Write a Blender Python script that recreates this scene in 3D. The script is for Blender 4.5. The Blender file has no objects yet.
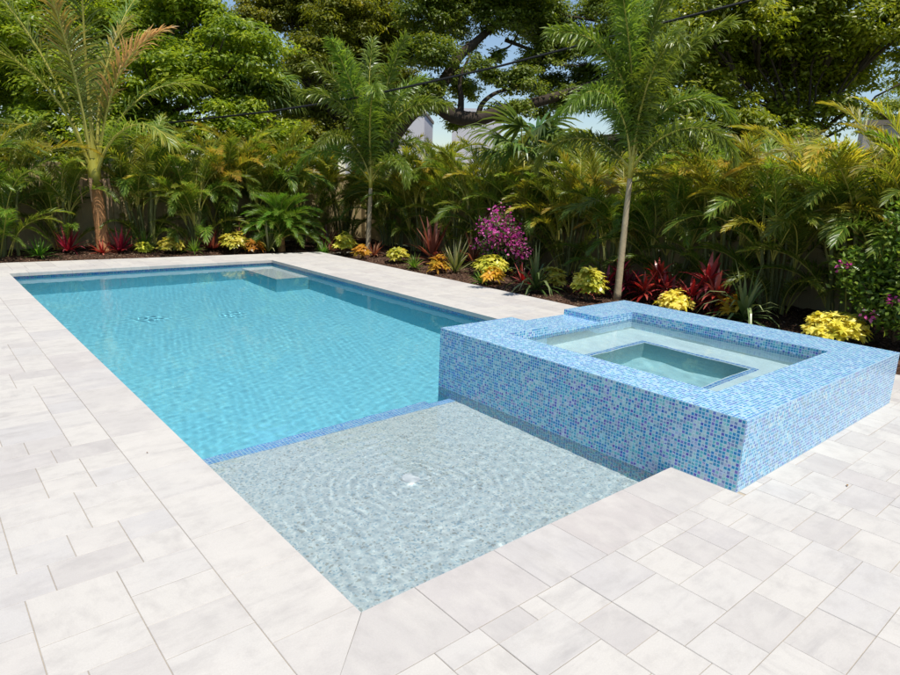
import bpy, math, random
import numpy as np
from mathutils import Vector, Matrix

random.seed(7)
rng = np.random.default_rng(11)
S = bpy.context.scene
COL = S.collection
PI = math.pi

# ------------------------------------------------------------------ helpers
class MB:
    """collects faces, then links them as ONE mesh object"""
    def __init__(self):
        self.v = []; self.f = []; self.m = []; self.n = 0
        self.t = []          # per-vertex tint
        self.big = []        # (verts, quads, tint, mat) numpy blocks
    def add(self, vs, fs, mat=0, tint=0.5):
        b = self.n
        self.v.extend([tuple(p) for p in vs]); self.n += len(vs)
        self.t.extend([tint] * len(vs))
        for f in fs:
            self.f.append([b + i for i in f]); self.m.append(mat)
    def box(self, x0, y0, z0, x1, y1, z1, mat=0, skip='', tint=0.5):
        vs = [(x0,y0,z0),(x1,y0,z0),(x1,y1,z0),(x0,y1,z0),(x0,y0,z1),(x1,y0,z1),(x1,y1,z1),(x0,y1,z1)]
        F = {'b':(0,3,2,1),'t':(4,5,6,7),'s':(0,1,5,4),'e':(1,2,6,5),'n':(2,3,7,6),'w':(3,0,4,7)}
        self.add(vs, [F[k] for k in F if k not in skip], mat, tint)
    def quad(self, a, b, c, d, mat=0, tint=0.5):
        self.add([a,b,c,d], [(0,1,2,3)], mat, tint)
    def tube(self, pts, rad, sides=8, mat=0, cap=True, tint=0.5):
        pts = [Vector(p) for p in pts]
        if not hasattr(rad, '__len__'): rad = [rad]*len(pts)
        vs = []; fs = []
        up = None
        for i, p in enumerate(pts):
            d = (pts[min(i+1,len(pts)-1)] - pts[max(i-1,0)]).normalized()
            if up is None:
                up = Vector((1,0,0)) if abs(d.x) < .9 else Vector((0,1,0))
            a = (up - d*up.dot(d)).normalized(); up = a
            b = d.cross(a)
            for k in range(sides):
                t = 2*PI*k/sides
                vs.append(p + (a*math.cos(t) + b*math.sin(t))*rad[i])
        for i in range(len(pts)-1):
            for k in range(sides):
                k2 = (k+1) % sides
                fs.append((i*sides+k, i*sides+k2, (i+1)*sides+k2, (i+1)*sides+k))
        if cap:
            fs.append(tuple(reversed(range(sides))))
            fs.append(tuple((len(pts)-1)*sides+k for k in range(sides)))
        self.add(vs, fs, mat, tint)
    def block(self, V, Q, tint, mat=0):
        self.big.append((np.asarray(V, float), np.asarray(Q, int), np.asarray(tint, float), mat))
    def build(self, name, mats, parent=None, smooth=False, link=True):
        if not isinstance(mats, (list, tuple)): mats = [mats]
        me = bpy.data.meshes.new(name)
        if self.big:
            V = [np.array(self.v).reshape(-1,3)]; T = [np.array(self.t)]
            loops = [np.array([i for f in self.f for i in f], dtype=int)]
            sizes = [np.array([len(f) for f in self.f], dtype=int)]
            M = [np.array(self.m, dtype=int)]
            n = self.n
            for bv, bq, bt, bm in self.big:
                V.append(bv); T.append(bt); loops.append((bq + n).ravel())
                sizes.append(np.full(len(bq), bq.shape[1])); M.append(np.full(len(bq), bm)); n += len(bv)
            V = np.concatenate(V); T = np.concatenate(T); loops = np.concatenate(loops); sizes = np.concatenate(sizes); M = np.concatenate(M)
            me.vertices.add(len(V)); me.vertices.foreach_set('co', V.ravel())
            me.loops.add(len(loops)); me.loops.foreach_set('vertex_index', loops.astype(np.int32))
            me.polygons.add(len(sizes))
            st = np.concatenate([[0], np.cumsum(sizes)[:-1]])
            me.polygons.foreach_set('loop_start', st.astype(np.int32))
            me.update(calc_edges=True)
            me.polygons.foreach_set('material_index', M.astype(np.int32))
        else:
            me.from_pydata(self.v, [], self.f)
            me.polygons.foreach_set('material_index', np.array(self.m, dtype=np.int32))
            T = np.array(self.t)
        at = me.attributes.new('tint', 'FLOAT', 'POINT')
        at.data.foreach_set('value', T.astype(np.float32))
        me.polygons.foreach_set('use_smooth', np.full(len(me.polygons), bool(smooth)))
        for m in mats: me.materials.append(m)
        me.update()
        o = bpy.data.objects.new(name, me)
        if link: COL.objects.link(o)
        if parent is not None: o.parent = parent
        return o

def tag(o, label=None, cat=None, group=None, kind=None):
    if label: o['label'] = label
    if cat: o['category'] = cat
    if group: o['group'] = group
    if kind: o['kind'] = kind
    return o

def empty(name, loc=(0,0,0), rz=0.0):
    o = bpy.data.objects.new(name, None); COL.objects.link(o)
    o.location = loc; o.rotation_euler = (0,0,rz); o.empty_display_size = .2
    return o

# ------------------------------------------------------------------ materials
def mat(name):
    m = bpy.data.materials.new(name); m.use_nodes = True
    nt = m.node_tree
    for n in list(nt.nodes): nt.nodes.remove(n)
    out = nt.nodes.new('ShaderNodeOutputMaterial')
    return m, nt, out
class N:
    """tiny node-graph writer"""
    def __init__(self, nt): self.nt = nt
    def __call__(self, typ, ins=None, **props):
        n = self.nt.nodes.new('ShaderNode' + typ)
        for k, v in props.items(): setattr(n, k, v)
        for k, v in (ins or {}).items():
            s = n.inputs[k]
            if isinstance(v, bpy.types.NodeSocket): self.nt.links.new(v, s)
            elif isinstance(v, (int, float)) and hasattr(s.default_value, '__len__'): s.default_value = (v,)*len(s.default_value)
            elif hasattr(v, '__len__') and len(v) == 3 and hasattr(s.default_value, '__len__') and len(s.default_value) == 4: s.default_value = (*v, 1)
            else: s.default_value = v
        return n
    def math(self, op, a, b=0.0, c=0.0, clamp=False):
        n = self('Math', {0:a, 1:b, 2:c}, operation=op); n.use_clamp = clamp
        return n.outputs[0]
    def vmath(self, op, a, b=(0,0,0)):
        return self('VectorMath', {0:a, 1:b}, operation=op).outputs[0]
    def mix(self, f, a, b, blend='MIX'):
        n = self('Mix', {0:f, 6:a, 7:b}, data_type='RGBA', blend_type=blend)
        return n.outputs[2]
    def ramp(self, f, stops, interp='LINEAR'):
        n = self('ValToRGB', {0:f}); r = n.color_ramp; r.interpolation = interp
        while len(r.elements) < len(stops): r.elements.new(0.5)
        for e, (p, c) in zip(r.elements, stops):
            e.position = p; e.color = (*c, 1) if len(c) == 3 else c
        return n.outputs[0]
    def maprange(self, v, a, b, c=0.0, d=1.0):
        return self('MapRange', {0:v, 1:a, 2:b, 3:c, 4:d}).outputs[0]
    def attr(self, name, out='Fac'):
        return self('Attribute', attribute_name=name).outputs[out]
    def noise(self, vec, scale, detail=3.0, rough=.55, out=0):
        return self('TexNoise', {'Vector':vec, 'Scale':scale, 'Detail':detail, 'Roughness':rough}).outputs[out]

def simple(name, col, rough=.6, spec=.5, vary=.0, scale=6.0, bump=0.0, bscale=40.0, metal=0.0):
    m, nt, out = mat(name); n = N(nt)
    tc = n('TexCoord').outputs['Object']
    c = col
    if vary:
        f = n.noise(tc, scale, 5.0)
        c = n.mix(f, tuple(x*(1-vary) for x in col), tuple(min(1,x*(1+vary)) for x in col))
    p = n('BsdfPrincipled', {'Base Color':c, 'Roughness':rough, 'Specular IOR Level':spec, 'Metallic':metal})
    if bump:
        b = n('Bump', {'Height':n.noise(tc, bscale, 4.0), 'Strength':bump, 'Distance':.02})
        nt.links.new(b.outputs[0], p.inputs['Normal'])
    nt.links.new(p.outputs[0], out.inputs[0])
    return m

def leaf_mat(name, stops, rough=.42, trans=.35, tcol=None, spec=.4, objvar=.25):
    """leaf surface: per-leaf tint through a ramp, light passing through the blade"""
    m, nt, out = mat(name); n = N(nt)
    t = n.attr('tint')
    c = n.ramp(t, stops)
    r = n('ObjectInfo').outputs['Random']
    hsv = n('HueSaturation', {'Hue':n.maprange(r,0,1,.5-.02,.5+.02), 'Saturation':1.0, 'Value':n.maprange(r,0,1,1-objvar,1+objvar), 'Color':c}).outputs[0]
    p = n('BsdfPrincipled', {'Base Color':hsv, 'Roughness':rough, 'Specular IOR Level':spec})
    tc = n.mix(1.0, hsv, tcol or (1.0,.95,.45), 'MULTIPLY')
    tr = n('BsdfTranslucent', {'Color':n.mix(1.0, tc, (2.1,2.1,2.1), 'MULTIPLY')})
    mx = n('MixShader', {0:trans, 1:p.outputs[0], 2:tr.outputs[0]})
    nt.links.new(mx.outputs[0], out.inputs[0])
    return m

def paver_mat():
    m, nt, out = mat('ivory_paver'); n = N(nt)
    pv = n.attr('pv', 'Vector'); t = n.attr('tint')
    st = n.noise(n.vmath('MULTIPLY', pv, (1.6,9.0,1.0)), 1.5, 6.0, .62)
    cl = n.noise(pv, 3.2, 5.0, .6)
    tone = n.ramp(t, [(0,(.425,.396,.372)),(.25,(.48,.450,.414)),(.5,(.508,.478,.434)),(.75,(.49,.463,.428)),(.9,(.455,.433,.412)),(1,(.44,.402,.376))])
    s = n.maprange(st, .50, .72)
    k = n.math('MULTIPLY', s, n.maprange(cl, .40, .64))
    c = n.mix(n.math('MULTIPLY', k, .6), tone, (.31,.29,.28))
    w = n.maprange(n.noise(n.vmath('MULTIPLY', pv, (1.2,5.0,1.0)), 2.2, 4.0), .52, .72)
    c = n.mix(n.math('MULTIPLY', w, .35), c, (.52,.49,.44))
    mo = n.noise(n.vmath('MULTIPLY', pv, (1,1.4,1)), 7.0, 6.0, .68)
    c = n.mix(n.maprange(mo, .47, .68, 0.0, .42), c, (.345,.32,.30))
    mp = n.noise(n.vmath('ADD', pv, (31,7,0)), 4.0, 5.0, .6)
    c = n.mix(n.maprange(mp, .5, .7, 0.0, .45), c, (.555,.52,.47))
    fine = n.noise(n.vmath('MULTIPLY', pv, (1,1,0)), 160.0, 3.0, .7)
    c = n.mix(n.maprange(fine, .3, .7, 0.0, .22), c, (.30,.28,.255))
    p = n('BsdfPrincipled', {'Base Color':c, 'Roughness':.72, 'Specular IOR Level':.25})
    b = n('Bump', {'Height':n.noise(pv, 70.0, 5.0, .7), 'Strength':.25, 'Distance':.004})
    nt.links.new(b.outputs[0], p.inputs['Normal'])
    nt.links.new(p.outputs[0], out.inputs[0])
    return m

def mosaic_mat(name, pitch=.0205, dark=0.0, wash=None):
    """glass mosaic in real square tiles; pattern space is the face's own metre coordinates (attribute pv)"""
    m, nt, out = mat(name); n = N(nt)
    pv = n.attr('pv', 'Vector')
    q = n.vmath('MULTIPLY', pv, (1/pitch, 1/pitch, 0))
    cell = n.vmath('FLOOR', q); fr = n.vmath('FRACTION', q)
    wn = n('TexWhiteNoise', {'Vector':cell}, noise_dimensions='3D')
    d = n.vmath('ABSOLUTE', n.vmath('SUBTRACT', fr, (.5,.5,0)))
    sx = n('SeparateXYZ', {0:d})
    e = n.math('MAXIMUM', sx.outputs[0], sx.outputs[1])
    tile = n.maprange(e, .37, .41, 1.0, 0.0)
    hue = n.noise(pv, 7.0, 3.0)
    v = n.math('ADD', n.math('MULTIPLY', wn.outputs[0], .8), n.math('MULTIPLY', n.math('SUBTRACT', hue, .5), .75), clamp=True)
    col = n.ramp(v, [(0,(.05,.29,.43)),(.12,(.05,.21,.48)),(.22,(.13,.42,.55)),(.34,(.36,.56,.68)),(.46,(.05,.25,.50)),(.57,(.28,.49,.64)),(.66,(.10,.20,.52)),(.72,(.04,.13,.42)),(.78,(.44,.60,.68)),(.87,(.09,.39,.48)),(.93,(.06,.22,.52)),(1,(.24,.22,.52))], 'CONSTANT')
    if dark: col = n.mix(dark, col, (.015,.07,.22))
    if wash: col = n.mix(.55, col, wash)
    c = n.mix(tile, (.45,.65,.79) if not dark else (.15,.32,.45), col)
    p = n('BsdfPrincipled', {'Base Color':c, 'Roughness':n.mix(tile,(.45,)*3,(.16,)*3), 'Specular IOR Level':.5, 'IOR':1.85,
        'Thin Film Thickness':n.maprange(n.math('ADD', n.math('MULTIPLY', wn.outputs[0], .5), hue), .2, 1.2, 220.0, 620.0), 'Thin Film IOR':1.38,
        'Sheen Weight':.28, 'Sheen Roughness':.35, 'Sheen Tint':(.90,.86,1.0,1)})
    h = n('Bump', {'Height':tile, 'Strength':.35, 'Distance':.001})
    jit = n.vmath('SUBTRACT', wn.outputs[1], (.5,.5,.5))
    nn = n.vmath('NORMALIZE', n.vmath('ADD', h.outputs[0], n.vmath('MULTIPLY', jit, (.05,.05,.05))))
    nt.links.new(nn, p.inputs['Normal'])
    nt.links.new(p.outputs[0], out.inputs[0])
    return m

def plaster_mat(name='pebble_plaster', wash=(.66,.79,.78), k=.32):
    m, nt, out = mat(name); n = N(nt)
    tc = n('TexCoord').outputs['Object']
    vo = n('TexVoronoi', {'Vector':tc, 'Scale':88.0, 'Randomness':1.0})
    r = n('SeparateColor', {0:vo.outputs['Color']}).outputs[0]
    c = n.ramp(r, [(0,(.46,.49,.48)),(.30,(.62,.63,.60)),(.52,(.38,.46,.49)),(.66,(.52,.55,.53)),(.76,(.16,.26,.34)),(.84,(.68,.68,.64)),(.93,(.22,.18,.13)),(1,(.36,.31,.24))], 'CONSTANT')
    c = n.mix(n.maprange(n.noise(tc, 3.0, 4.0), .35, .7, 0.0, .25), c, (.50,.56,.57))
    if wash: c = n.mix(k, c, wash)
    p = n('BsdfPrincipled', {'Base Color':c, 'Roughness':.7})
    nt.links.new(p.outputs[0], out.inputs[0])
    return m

def water_mat():
    m, nt, out = mat('pool_water'); n = N(nt)
    g = n('BsdfRefraction', {'Color':(.95,.99,1), 'IOR':1.33, 'Roughness':0.0})
    gl = n('BsdfGlossy', {'Color':(1,1,1), 'Roughness':0.02})
    fr = n('Fresnel', {'IOR':1.33})
    mx = n('MixShader', {0:fr.outputs[0], 1:g.outputs[0], 2:gl.outputs[0]})
    nt.links.new(mx.outputs[0], out.inputs[0])
    return m

# ------------------------------------------------------------------ camera
C = Vector((-1.163, -1.824, 1.65))
CR = Vector((0.76304886, -0.64527599, 0.03708557))
CU = Vector((0.12544436, 0.20413823, 0.97087141))
CF = Vector((0.63405059, 0.73617015, -0.23671367))
cd = bpy.data.cameras.new('camera'); cam = bpy.data.objects.new('camera', cd); COL.objects.link(cam)
cam.matrix_world = Matrix(((CR.x,CU.x,-CF.x,C.x),(CR.y,CU.y,-CF.y,C.y),(CR.z,CU.z,-CF.z,C.z),(0,0,0,1)))
cd.sensor_width = 36; cd.lens = 635.886/900*36; cd.clip_start = .05; cd.clip_end = 2000
S.camera = cam
def at(px, py, d):
    """world point seen at a photo pixel, d metres along the view axis"""
    return C + (CF + CR*((px-450)/635.886) - CU*((py-337.5)/635.886))*d

# ------------------------------------------------------------------ light
SUN = Vector((-.05, -.40, 1.0)).normalized()
w = bpy.data.worlds.new('World'); S.world = w; w.use_nodes = True
wn = w.node_tree; bg = wn.nodes['Background']
sky = wn.nodes.new('ShaderNodeTexSky'); sky.sky_type = 'NISHITA'; sky.sun_disc = False
sky.sun_elevation = math.asin(SUN.z); sky.sun_rotation = math.atan2(SUN.x, SUN.y)
sky.air_density = 1.1; sky.dust_density = .4; sky.ozone_density = 2.5
wn.links.new(sky.outputs[0], bg.inputs[0]); bg.inputs[1].default_value = .09
ld = bpy.data.lights.new('sun', 'SUN'); ld.energy = 4.0; ld.angle = math.radians(.53); ld.color = (1,.96,.89)
sun = bpy.data.objects.new('sun', ld); COL.objects.link(sun)
sun.rotation_euler = SUN.to_track_quat('Z', 'Y').to_euler(); sun.location = (3, 3, 30)

S.render.engine = 'CYCLES'
S.view_settings.view_transform = 'Standard'; S.view_settings.look = 'None'
S.view_settings.exposure = .54; S.view_settings.gamma = 1; S.view_settings.use_curve_mapping = False
cy = S.cycles
cy.use_denoising = True; cy.denoiser = 'OPENIMAGEDENOISE'
cy.max_bounces = 10; cy.diffuse_bounces = 3; cy.glossy_bounces = 3; cy.transmission_bounces = 6; cy.transparent_max_bounces = 8; cy.volume_bounces = 0
cy.caustics_refractive = True; cy.caustics_reflective = False; cy.blur_glossy = .5
cy.sample_clamp_indirect = 4.0

WSTEP = .0135
# ------------------------------------------------------------------ pool dimensions (metres; pool near-left corner at the origin)
XR, YF = 4.44, 10.27            # pool width, length
SX0, SX1, SY0, SY1, SZ = 2.258, 4.944, -.392, 2.278, .433    # raised spa
IX0, IX1, IY0, IY1 = 2.615, 4.44, -.03, 1.825                 # spa inside
WZ, SWZ = -.09, .352           # water levels
SHY, SHZ = 2.12, -.31            # sun shelf edge and top

M_PAVER = paver_mat()
M_TILE = mosaic_mat('blue_glass_mosaic', .0215)
M_EDGE = mosaic_mat('bright_blue_mosaic', .026, 0, (.22,.45,.92))
M_DASH = mosaic_mat('pale_blue_mosaic', .045, 0, (.10,.28,.80))
M_BAND = mosaic_mat('dark_blue_glass_mosaic', .025, .55)
M_PLASTER = plaster_mat()
M_DEEP_TINT = plaster_mat('deep_water_tint_plaster', (.185,.64,.78), .93)  # turquoise of light absorbed in deep water, painted into the plaster
M_WELL_TINT = plaster_mat('footwell_water_tint_plaster', (.34,.66,.72), .85)  # footwell colour carries the water's depth tint, the water is nearly clear
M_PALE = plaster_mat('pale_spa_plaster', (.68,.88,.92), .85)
M_WATER = water_mat()
M_SAND = simple('joint_sand', (.38,.32,.24), .9, .1, .35, 60.0)
M_BUB = simple('pale_fitting', (.62,.68,.68), .5)
M_WHITE = simple('white_plastic', (.75,.76,.75), .4)

def pv_box(me):
    """pattern coordinates in metres on every face, by its facing"""
    a = me.attributes.new('pv', 'FLOAT_VECTOR', 'CORNER')
    for p in me.polygons:
        nx, ny, nz = p.normal
        for li in p.loop_indices:
            x, y, z = me.vertices[me.loops[li].vertex_index].co
            if abs(nz) > .7: u = (x, y, 0)
            elif abs(nx) > .7: u = (y, z, 3)
            else: u = (x, z, 7)
            a.data[li].vector = u

# ---- deck of random-module pavers
def clip(poly, a, b, c):
    """keep the part of a polygon where a*x+b*y<=c"""
    o = []
    for i, p in enumerate(poly):
        q = poly[(i+1) % len(poly)]
        dp = a*p[0]+b*p[1]-c; dq = a*q[0]+b*q[1]-c
        if dp <= 0: o.append(p)
        if dp*dq < 0:
            t = dp/(dp-dq); o.append((p[0]+(q[0]-p[0])*t, p[1]+(q[1]-p[1])*t))
    return o
class Pavers:
    def __init__(self): self.v=[]; self.f=[]; self.t=[]; self.p=[]
    def slab(self, poly, tint, along_x=True, th=.045, top=None):
        n = len(poly)
        if n < 3: return
        cx = sum(p[0] for p in poly)/n; cy_ = sum(p[1] for p in poly)/n
        area = abs(sum(poly[i][0]*poly[(i+1)%n][1]-poly[(i+1)%n][0]*poly[i][1] for i in range(n)))/2
        if area < .004: return
        z = random.uniform(-.0010, .0010) if top is None else top
        def inset(d):
            o = []
            for p in poly:
                dx, dy = p[0]-cx, p[1]-cy_
                o.append((p[0]-math.copysign(min(d,abs(dx)),dx), p[1]-math.copysign(min(d,abs(dy)),dy)))
            return o
        b = len(self.v)
        off = (random.uniform(0,90), random.uniform(0,90), random.uniform(0,9))
        for ring, zz in ((inset(.0030), z), (inset(.0009), z-.0025), (inset(.0009), -th)):
            for x, y in ring:
                self.v.append((x, y, zz)); self.t.append(tint)
                lx, ly = (x, y) if along_x else (y, x)
                self.p.append((lx+off[0], ly+off[1], off[2]))
        self.f.append([b+i for i in range(n)])
        for r in range(2):
            for i in range(n):
                j = (i+1) % n
                self.f.append([b+r*n+i, b+(r+1)*n+i, b+(r+1)*n+j, b+r*n+j])
    def build(self, name, parent=None):
        me = bpy.data.meshes.new(name); me.from_pydata(self.v, [], self.f)
        me.attributes.new('tint','FLOAT','POINT').data.foreach_set('value', np.array(self.t, dtype=np.float32))
        me.attributes.new('pv','FLOAT_VECTOR','POINT').data.foreach_set('vector', np.array(self.p, dtype=np.float32).ravel())
        me.materials.append(M_PAVER); me.update()
        # make sure the tops face up
        o = bpy.data.objects.new(name, me); COL.objects.link(o)
        if parent: o.parent = parent
        return o
def rect(x0, y0, x1, y1): return [(x0,y0),(x1,y0),(x1,y1),(x0,y1)]

CW = .33                                       # coping width
DX0, DX1, DY0 = -9.0, 6.03, -7.0               # deck extent
BA, BB = (-1.0, 11.72), (6.03, 11.2)           # back edge of the deck, a little out of square
def back_clip(poly):
    dx, dy = BB[0]-BA[0], BB[1]-BA[1]
    return clip(poly, -dy, dx, -dy*BA[0]+dx*BA[1])
MOD = .109; NI, NJ = 80, 64
gx0, gy0 = -CW - MOD*NI, -CW - MOD*NJ
NXg = int((DX1-gx0)/MOD)+4; NYg = int((12.0-gy0)/MOD)+2
occ = np.zeros((NXg, NYg), bool)
hole = []                                       # rectangles the pavers stop at
holes = [(-CW, -CW, SX0, 0), (-CW, 0, 0, YF), (-CW, YF, XR+CW, YF+CW), (XR, SY1, XR+CW, YF), (0, 0, XR, YF), (SX0, SY0, SX1, SY1)]
dk = Pavers()
shapes = [(3,2),(2,3),(3,3),(2,2),(3,2),(3,2),(2,2),(2,2),(3,2),(3,2)]
for j in range(NYg):
    for i in list(range(NI-1, -1, -1)) + list(range(NI, NXg)):
        if occ[i, j]: continue
        left = i < NI                      # left of the pool the courses start at the coping
        run = 0
        while run < 8 and (0 <= i-run if left else i+run < NXg) and not occ[i-run if left else i+run, j]: run += 1
        opts = shapes[:]; random.shuffle(opts); pick = None
        for a, b in opts:
            if a > run or run-a == 1: continue
            i0 = i-a+1 if left else i
            if j+b > NYg or (j < NJ < j+b) or occ[i0:i0+a, j:j+b].any(): continue
            pick = (a, b); break
        if pick is None:
            for a, b in ((2,2),(1,2),(2,1),(1,1)):
                i0 = i-a+1 if left else i
                if a <= run and j+b <= NYg and not (j < NJ < j+b) and not occ[i0:i0+a, j:j+b].any(): pick = (a, b); break
        a, b = pick
        if left: i = i-a+1
        occ[i:i+a, j:j+b] = True
        polys = [rect(gx0+i*MOD, gy0+j*MOD, gx0+(i+a)*MOD, gy0+(j+b)*MOD)]
        polys = [back_clip(clip(p, 1, 0, DX1)) for p in polys]
        for (hx0, hy0, hx1, hy1) in holes:
            nxt = []
            for p in polys:
                if len(p) < 3: continue
                xs = [q[0] for q in p]; ys = [q[1] for q in p]
                if max(xs) <= hx0+1e-6 or min(xs) >= hx1-1e-6 or max(ys) <= hy0+1e-6 or min(ys) >= hy1-1e-6: nxt.append(p); continue
                l = clip(p, 1, 0, hx0); r = clip(p, -1, 0, -hx1)
                mid = clip(clip(p, -1, 0, -hx0), 1, 0, hx1)
                nxt += [l, r, clip(mid, 0, 1, hy0), clip(mid, 0, -1, -hy1)]
            polys = nxt
        tint = random.random()
        for p in polys: dk.slab(p, tint, random.random() < .8)
deck = tag(dk.build('pool_deck'), kind='structure')
deck['label'] = 'ivory and pale grey rectangular pavers laid around the pool and spa'
sb = MB()                                        # sand under and between the pavers
zs = -.0045
def strip(x0, y0, x1, y1, z=zs, b=sb): b.quad((x0,y0,z),(x1,y0,z),(x1,y1,z),(x0,y1,z))
strip(DX0,DY0,DX1-.01,SY0); strip(DX0,SY0,SX0,-.03); strip(SX1,SY0,DX1-.01,SY1); strip(DX0,-.03,-.03,YF+.03); strip(XR+.03,SY1,DX1-.01,YF+.03)
sb.quad((DX0,YF+.03,zs),(DX1-.01,YF+.03,zs),(DX1-.01,11.19,zs),(DX0,12.30,zs))
tag(sb.build('joint_sand', M_SAND), kind='structure')

# ------------------------------------------------------------------ swimming pool
pool = tag(empty('swimming_pool', (2.2,5.1,0)), 'long rectangular inground pool with turquoise water and a shallow tanning shelf', 'pool')
pool_inv = Matrix.Translation((-2.2,-5.1,0))
def under(o, root):
    o.parent = root; o.matrix_parent_inverse = Matrix.Translation(-Vector(root.location)); return o
cp = Pavers()
def run_slabs(axis, a0, a1, c0, c1, lens, start_m=0, end_m=0):
    a = a0
    while a < a1 - 1e-6:
        L = random.choice(lens)
        b = a+L
        if a1-b < .22: b = a1
        poly = rect(a, c0, b, c1) if axis == 'x' else rect(c0, a, c1, b)
        yield a, b, poly
        a = b
ov = .02
for a, b, p in run_slabs('y', -CW, YF+CW, -CW, ov, (.46,.61,.61,.40)):
    p = clip(p, -1, 1, 0) if False else p
    # mitre at the near corner and at the far corner
    p = clip(p, 1, -1, 0); p = clip(p, 1, 1, YF)
    cp.slab(p, random.random(), True, .055)
for a, b, p in run_slabs('x', -CW, SX0, -CW, ov, (.46,.61,.40)):
    p = clip(p, -1, 1, 0)
    cp.slab(p, random.random(), False, .055)
for a, b, p in run_slabs('x', -CW, XR+CW, YF-ov, YF+CW, (.46,.61,.61)):
    p = clip(p, -1, -1, -YF); p = clip(p, 1, -1, XR-YF)
    cp.slab(p, random.random(), False, .055)
for a, b, p in run_slabs('y', SY1, YF+CW, XR-ov, XR+CW, (.46,.61,.61,.40)):
    p = clip(p, -1, 1, YF-XR)
    cp.slab(p, random.random(), True, .055)
under(cp.build('coping'), pool)

fl0, fl1 = -1.35, -1.65                         # floor slopes to the far end
bs = MB()
zt = -.05
# walls (inside faces)
def wall(b, x0, y0, x1, y1, z0a, z0b, z1, mat=0):
    b.quad((x0,y0,z0a),(x1,y1,z0b),(x1,y1,z1),(x0,y0,z1), mat)
zb = -.20                                       # underside of the waterline tile band
stepY, stepZ = 2.46, -.66
ss = MB()
ss.quad((0,0,SHZ),(SX0,0,SHZ),(SX0,SHY,SHZ),(0,SHY,SHZ))                 # shelf
bs.quad((0,SHY,SHZ),(SX0,SHY,SHZ),(SX0,SHY,stepZ),(0,SHY,stepZ))         # riser
bs.quad((0,SHY,stepZ),(SX0,SHY,stepZ),(SX0,stepY,stepZ),(0,stepY,stepZ)) # step
bs.quad((0,stepY,stepZ),(SX0,stepY,stepZ),(SX0,stepY,fl0),(0,stepY,fl0))
bs.quad((SX0,SHY,stepZ-1),(SX0,stepY,stepZ-1),(SX0,stepY,stepZ),(SX0,SHY,stepZ))
bs.quad((0,SHY,fl0),(XR,SHY,fl0),(XR,YF,fl1),(0,YF,fl1))                 # floor
wall(ss, 0,0, SX0,0, SHZ,SHZ, zb); wall(ss, 0,0, 0,SHY, SHZ,SHZ, zb)
bs.quad((0,SHY,fl0),(0,YF,fl1),(0,YF,zb),(0,SHY,zb))
bs.quad((0,YF,fl1),(XR,YF,fl1),(XR,YF,zb),(0,YF,zb))
bs.quad((XR,SY1,fl0),(XR,YF,fl1),(XR,YF,zb),(XR,SY1,zb))
bs.quad((SX0,SY1,-1.7),(SX0,SHY,-1.7),(SX0,SHY,-.355),(SX0,SY1,-.355)); bs.quad((XR,SY1,-1.7),(SX0,SY1,-1.7),(SX0,SY1,-.355),(XR,SY1,-.355))
under(bs.build('basin', M_DEEP_TINT), pool); under(ss.build('sun_shelf', M_PLASTER), pool)
tb = MB()
for (x0,y0,x1,y1) in ((0,0,SX0,0),(0,0,0,YF),(0,YF,XR,YF),(XR,SY1,XR,YF)):
    tb.quad((x0,y0,zb),(x1,y1,zb),(x1,y1,zt),(x0,y0,zt))
o = under(tb.build('waterline_tile', M_BAND), pool); pv_box(o.data)
te = MB()
te.box(.004,SHY-.075,SHZ-.03,SX0-.004,SHY+.004,SHZ+.004); te.box(.004,stepY-.07,stepZ-.03,SX0-.004,stepY+.004,stepZ+.004)
o = under(te.build('shelf_edge_tile', M_EDGE), pool); pv_box(o.data)
bn = MB(); b0, b1, bz, bl = (3.80, 8.75), (XR-.004, YF-.004), -.40, -1.7
bn.quad((b0[0],b0[1],bz),(b1[0],b0[1],bz),(b1[0],b1[1],bz),(b0[0],b1[1],bz),1)
bn.box(b0[0],b0[1],-1.7,b1[0],b1[1],bz-.001,skip='btne')
under(bn.build('swimout_bench', [M_DEEP_TINT, M_PLASTER]), pool)
bb = MB()
BUB = (1.05,1.0)
for r0, r1, z0, z1 in ((.0,.055,SHZ+.012,SHZ+.012),(.055,.06,SHZ+.012,SHZ-.002)):
    k = 24
    vs = [(BUB[0]+.05+r*math.cos(2*PI*i/k), BUB[1]+.13+r*math.sin(2*PI*i/k), z) for r, z in ((max(r0,.001),z0),(r1,z1)) for i in range(k)]
    bb.add(vs, [(i,(i+1)%k,k+(i+1)%k,k+i) for i in range(k)])
under(bb.build('bubbler', M_WHITE), pool)


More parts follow.
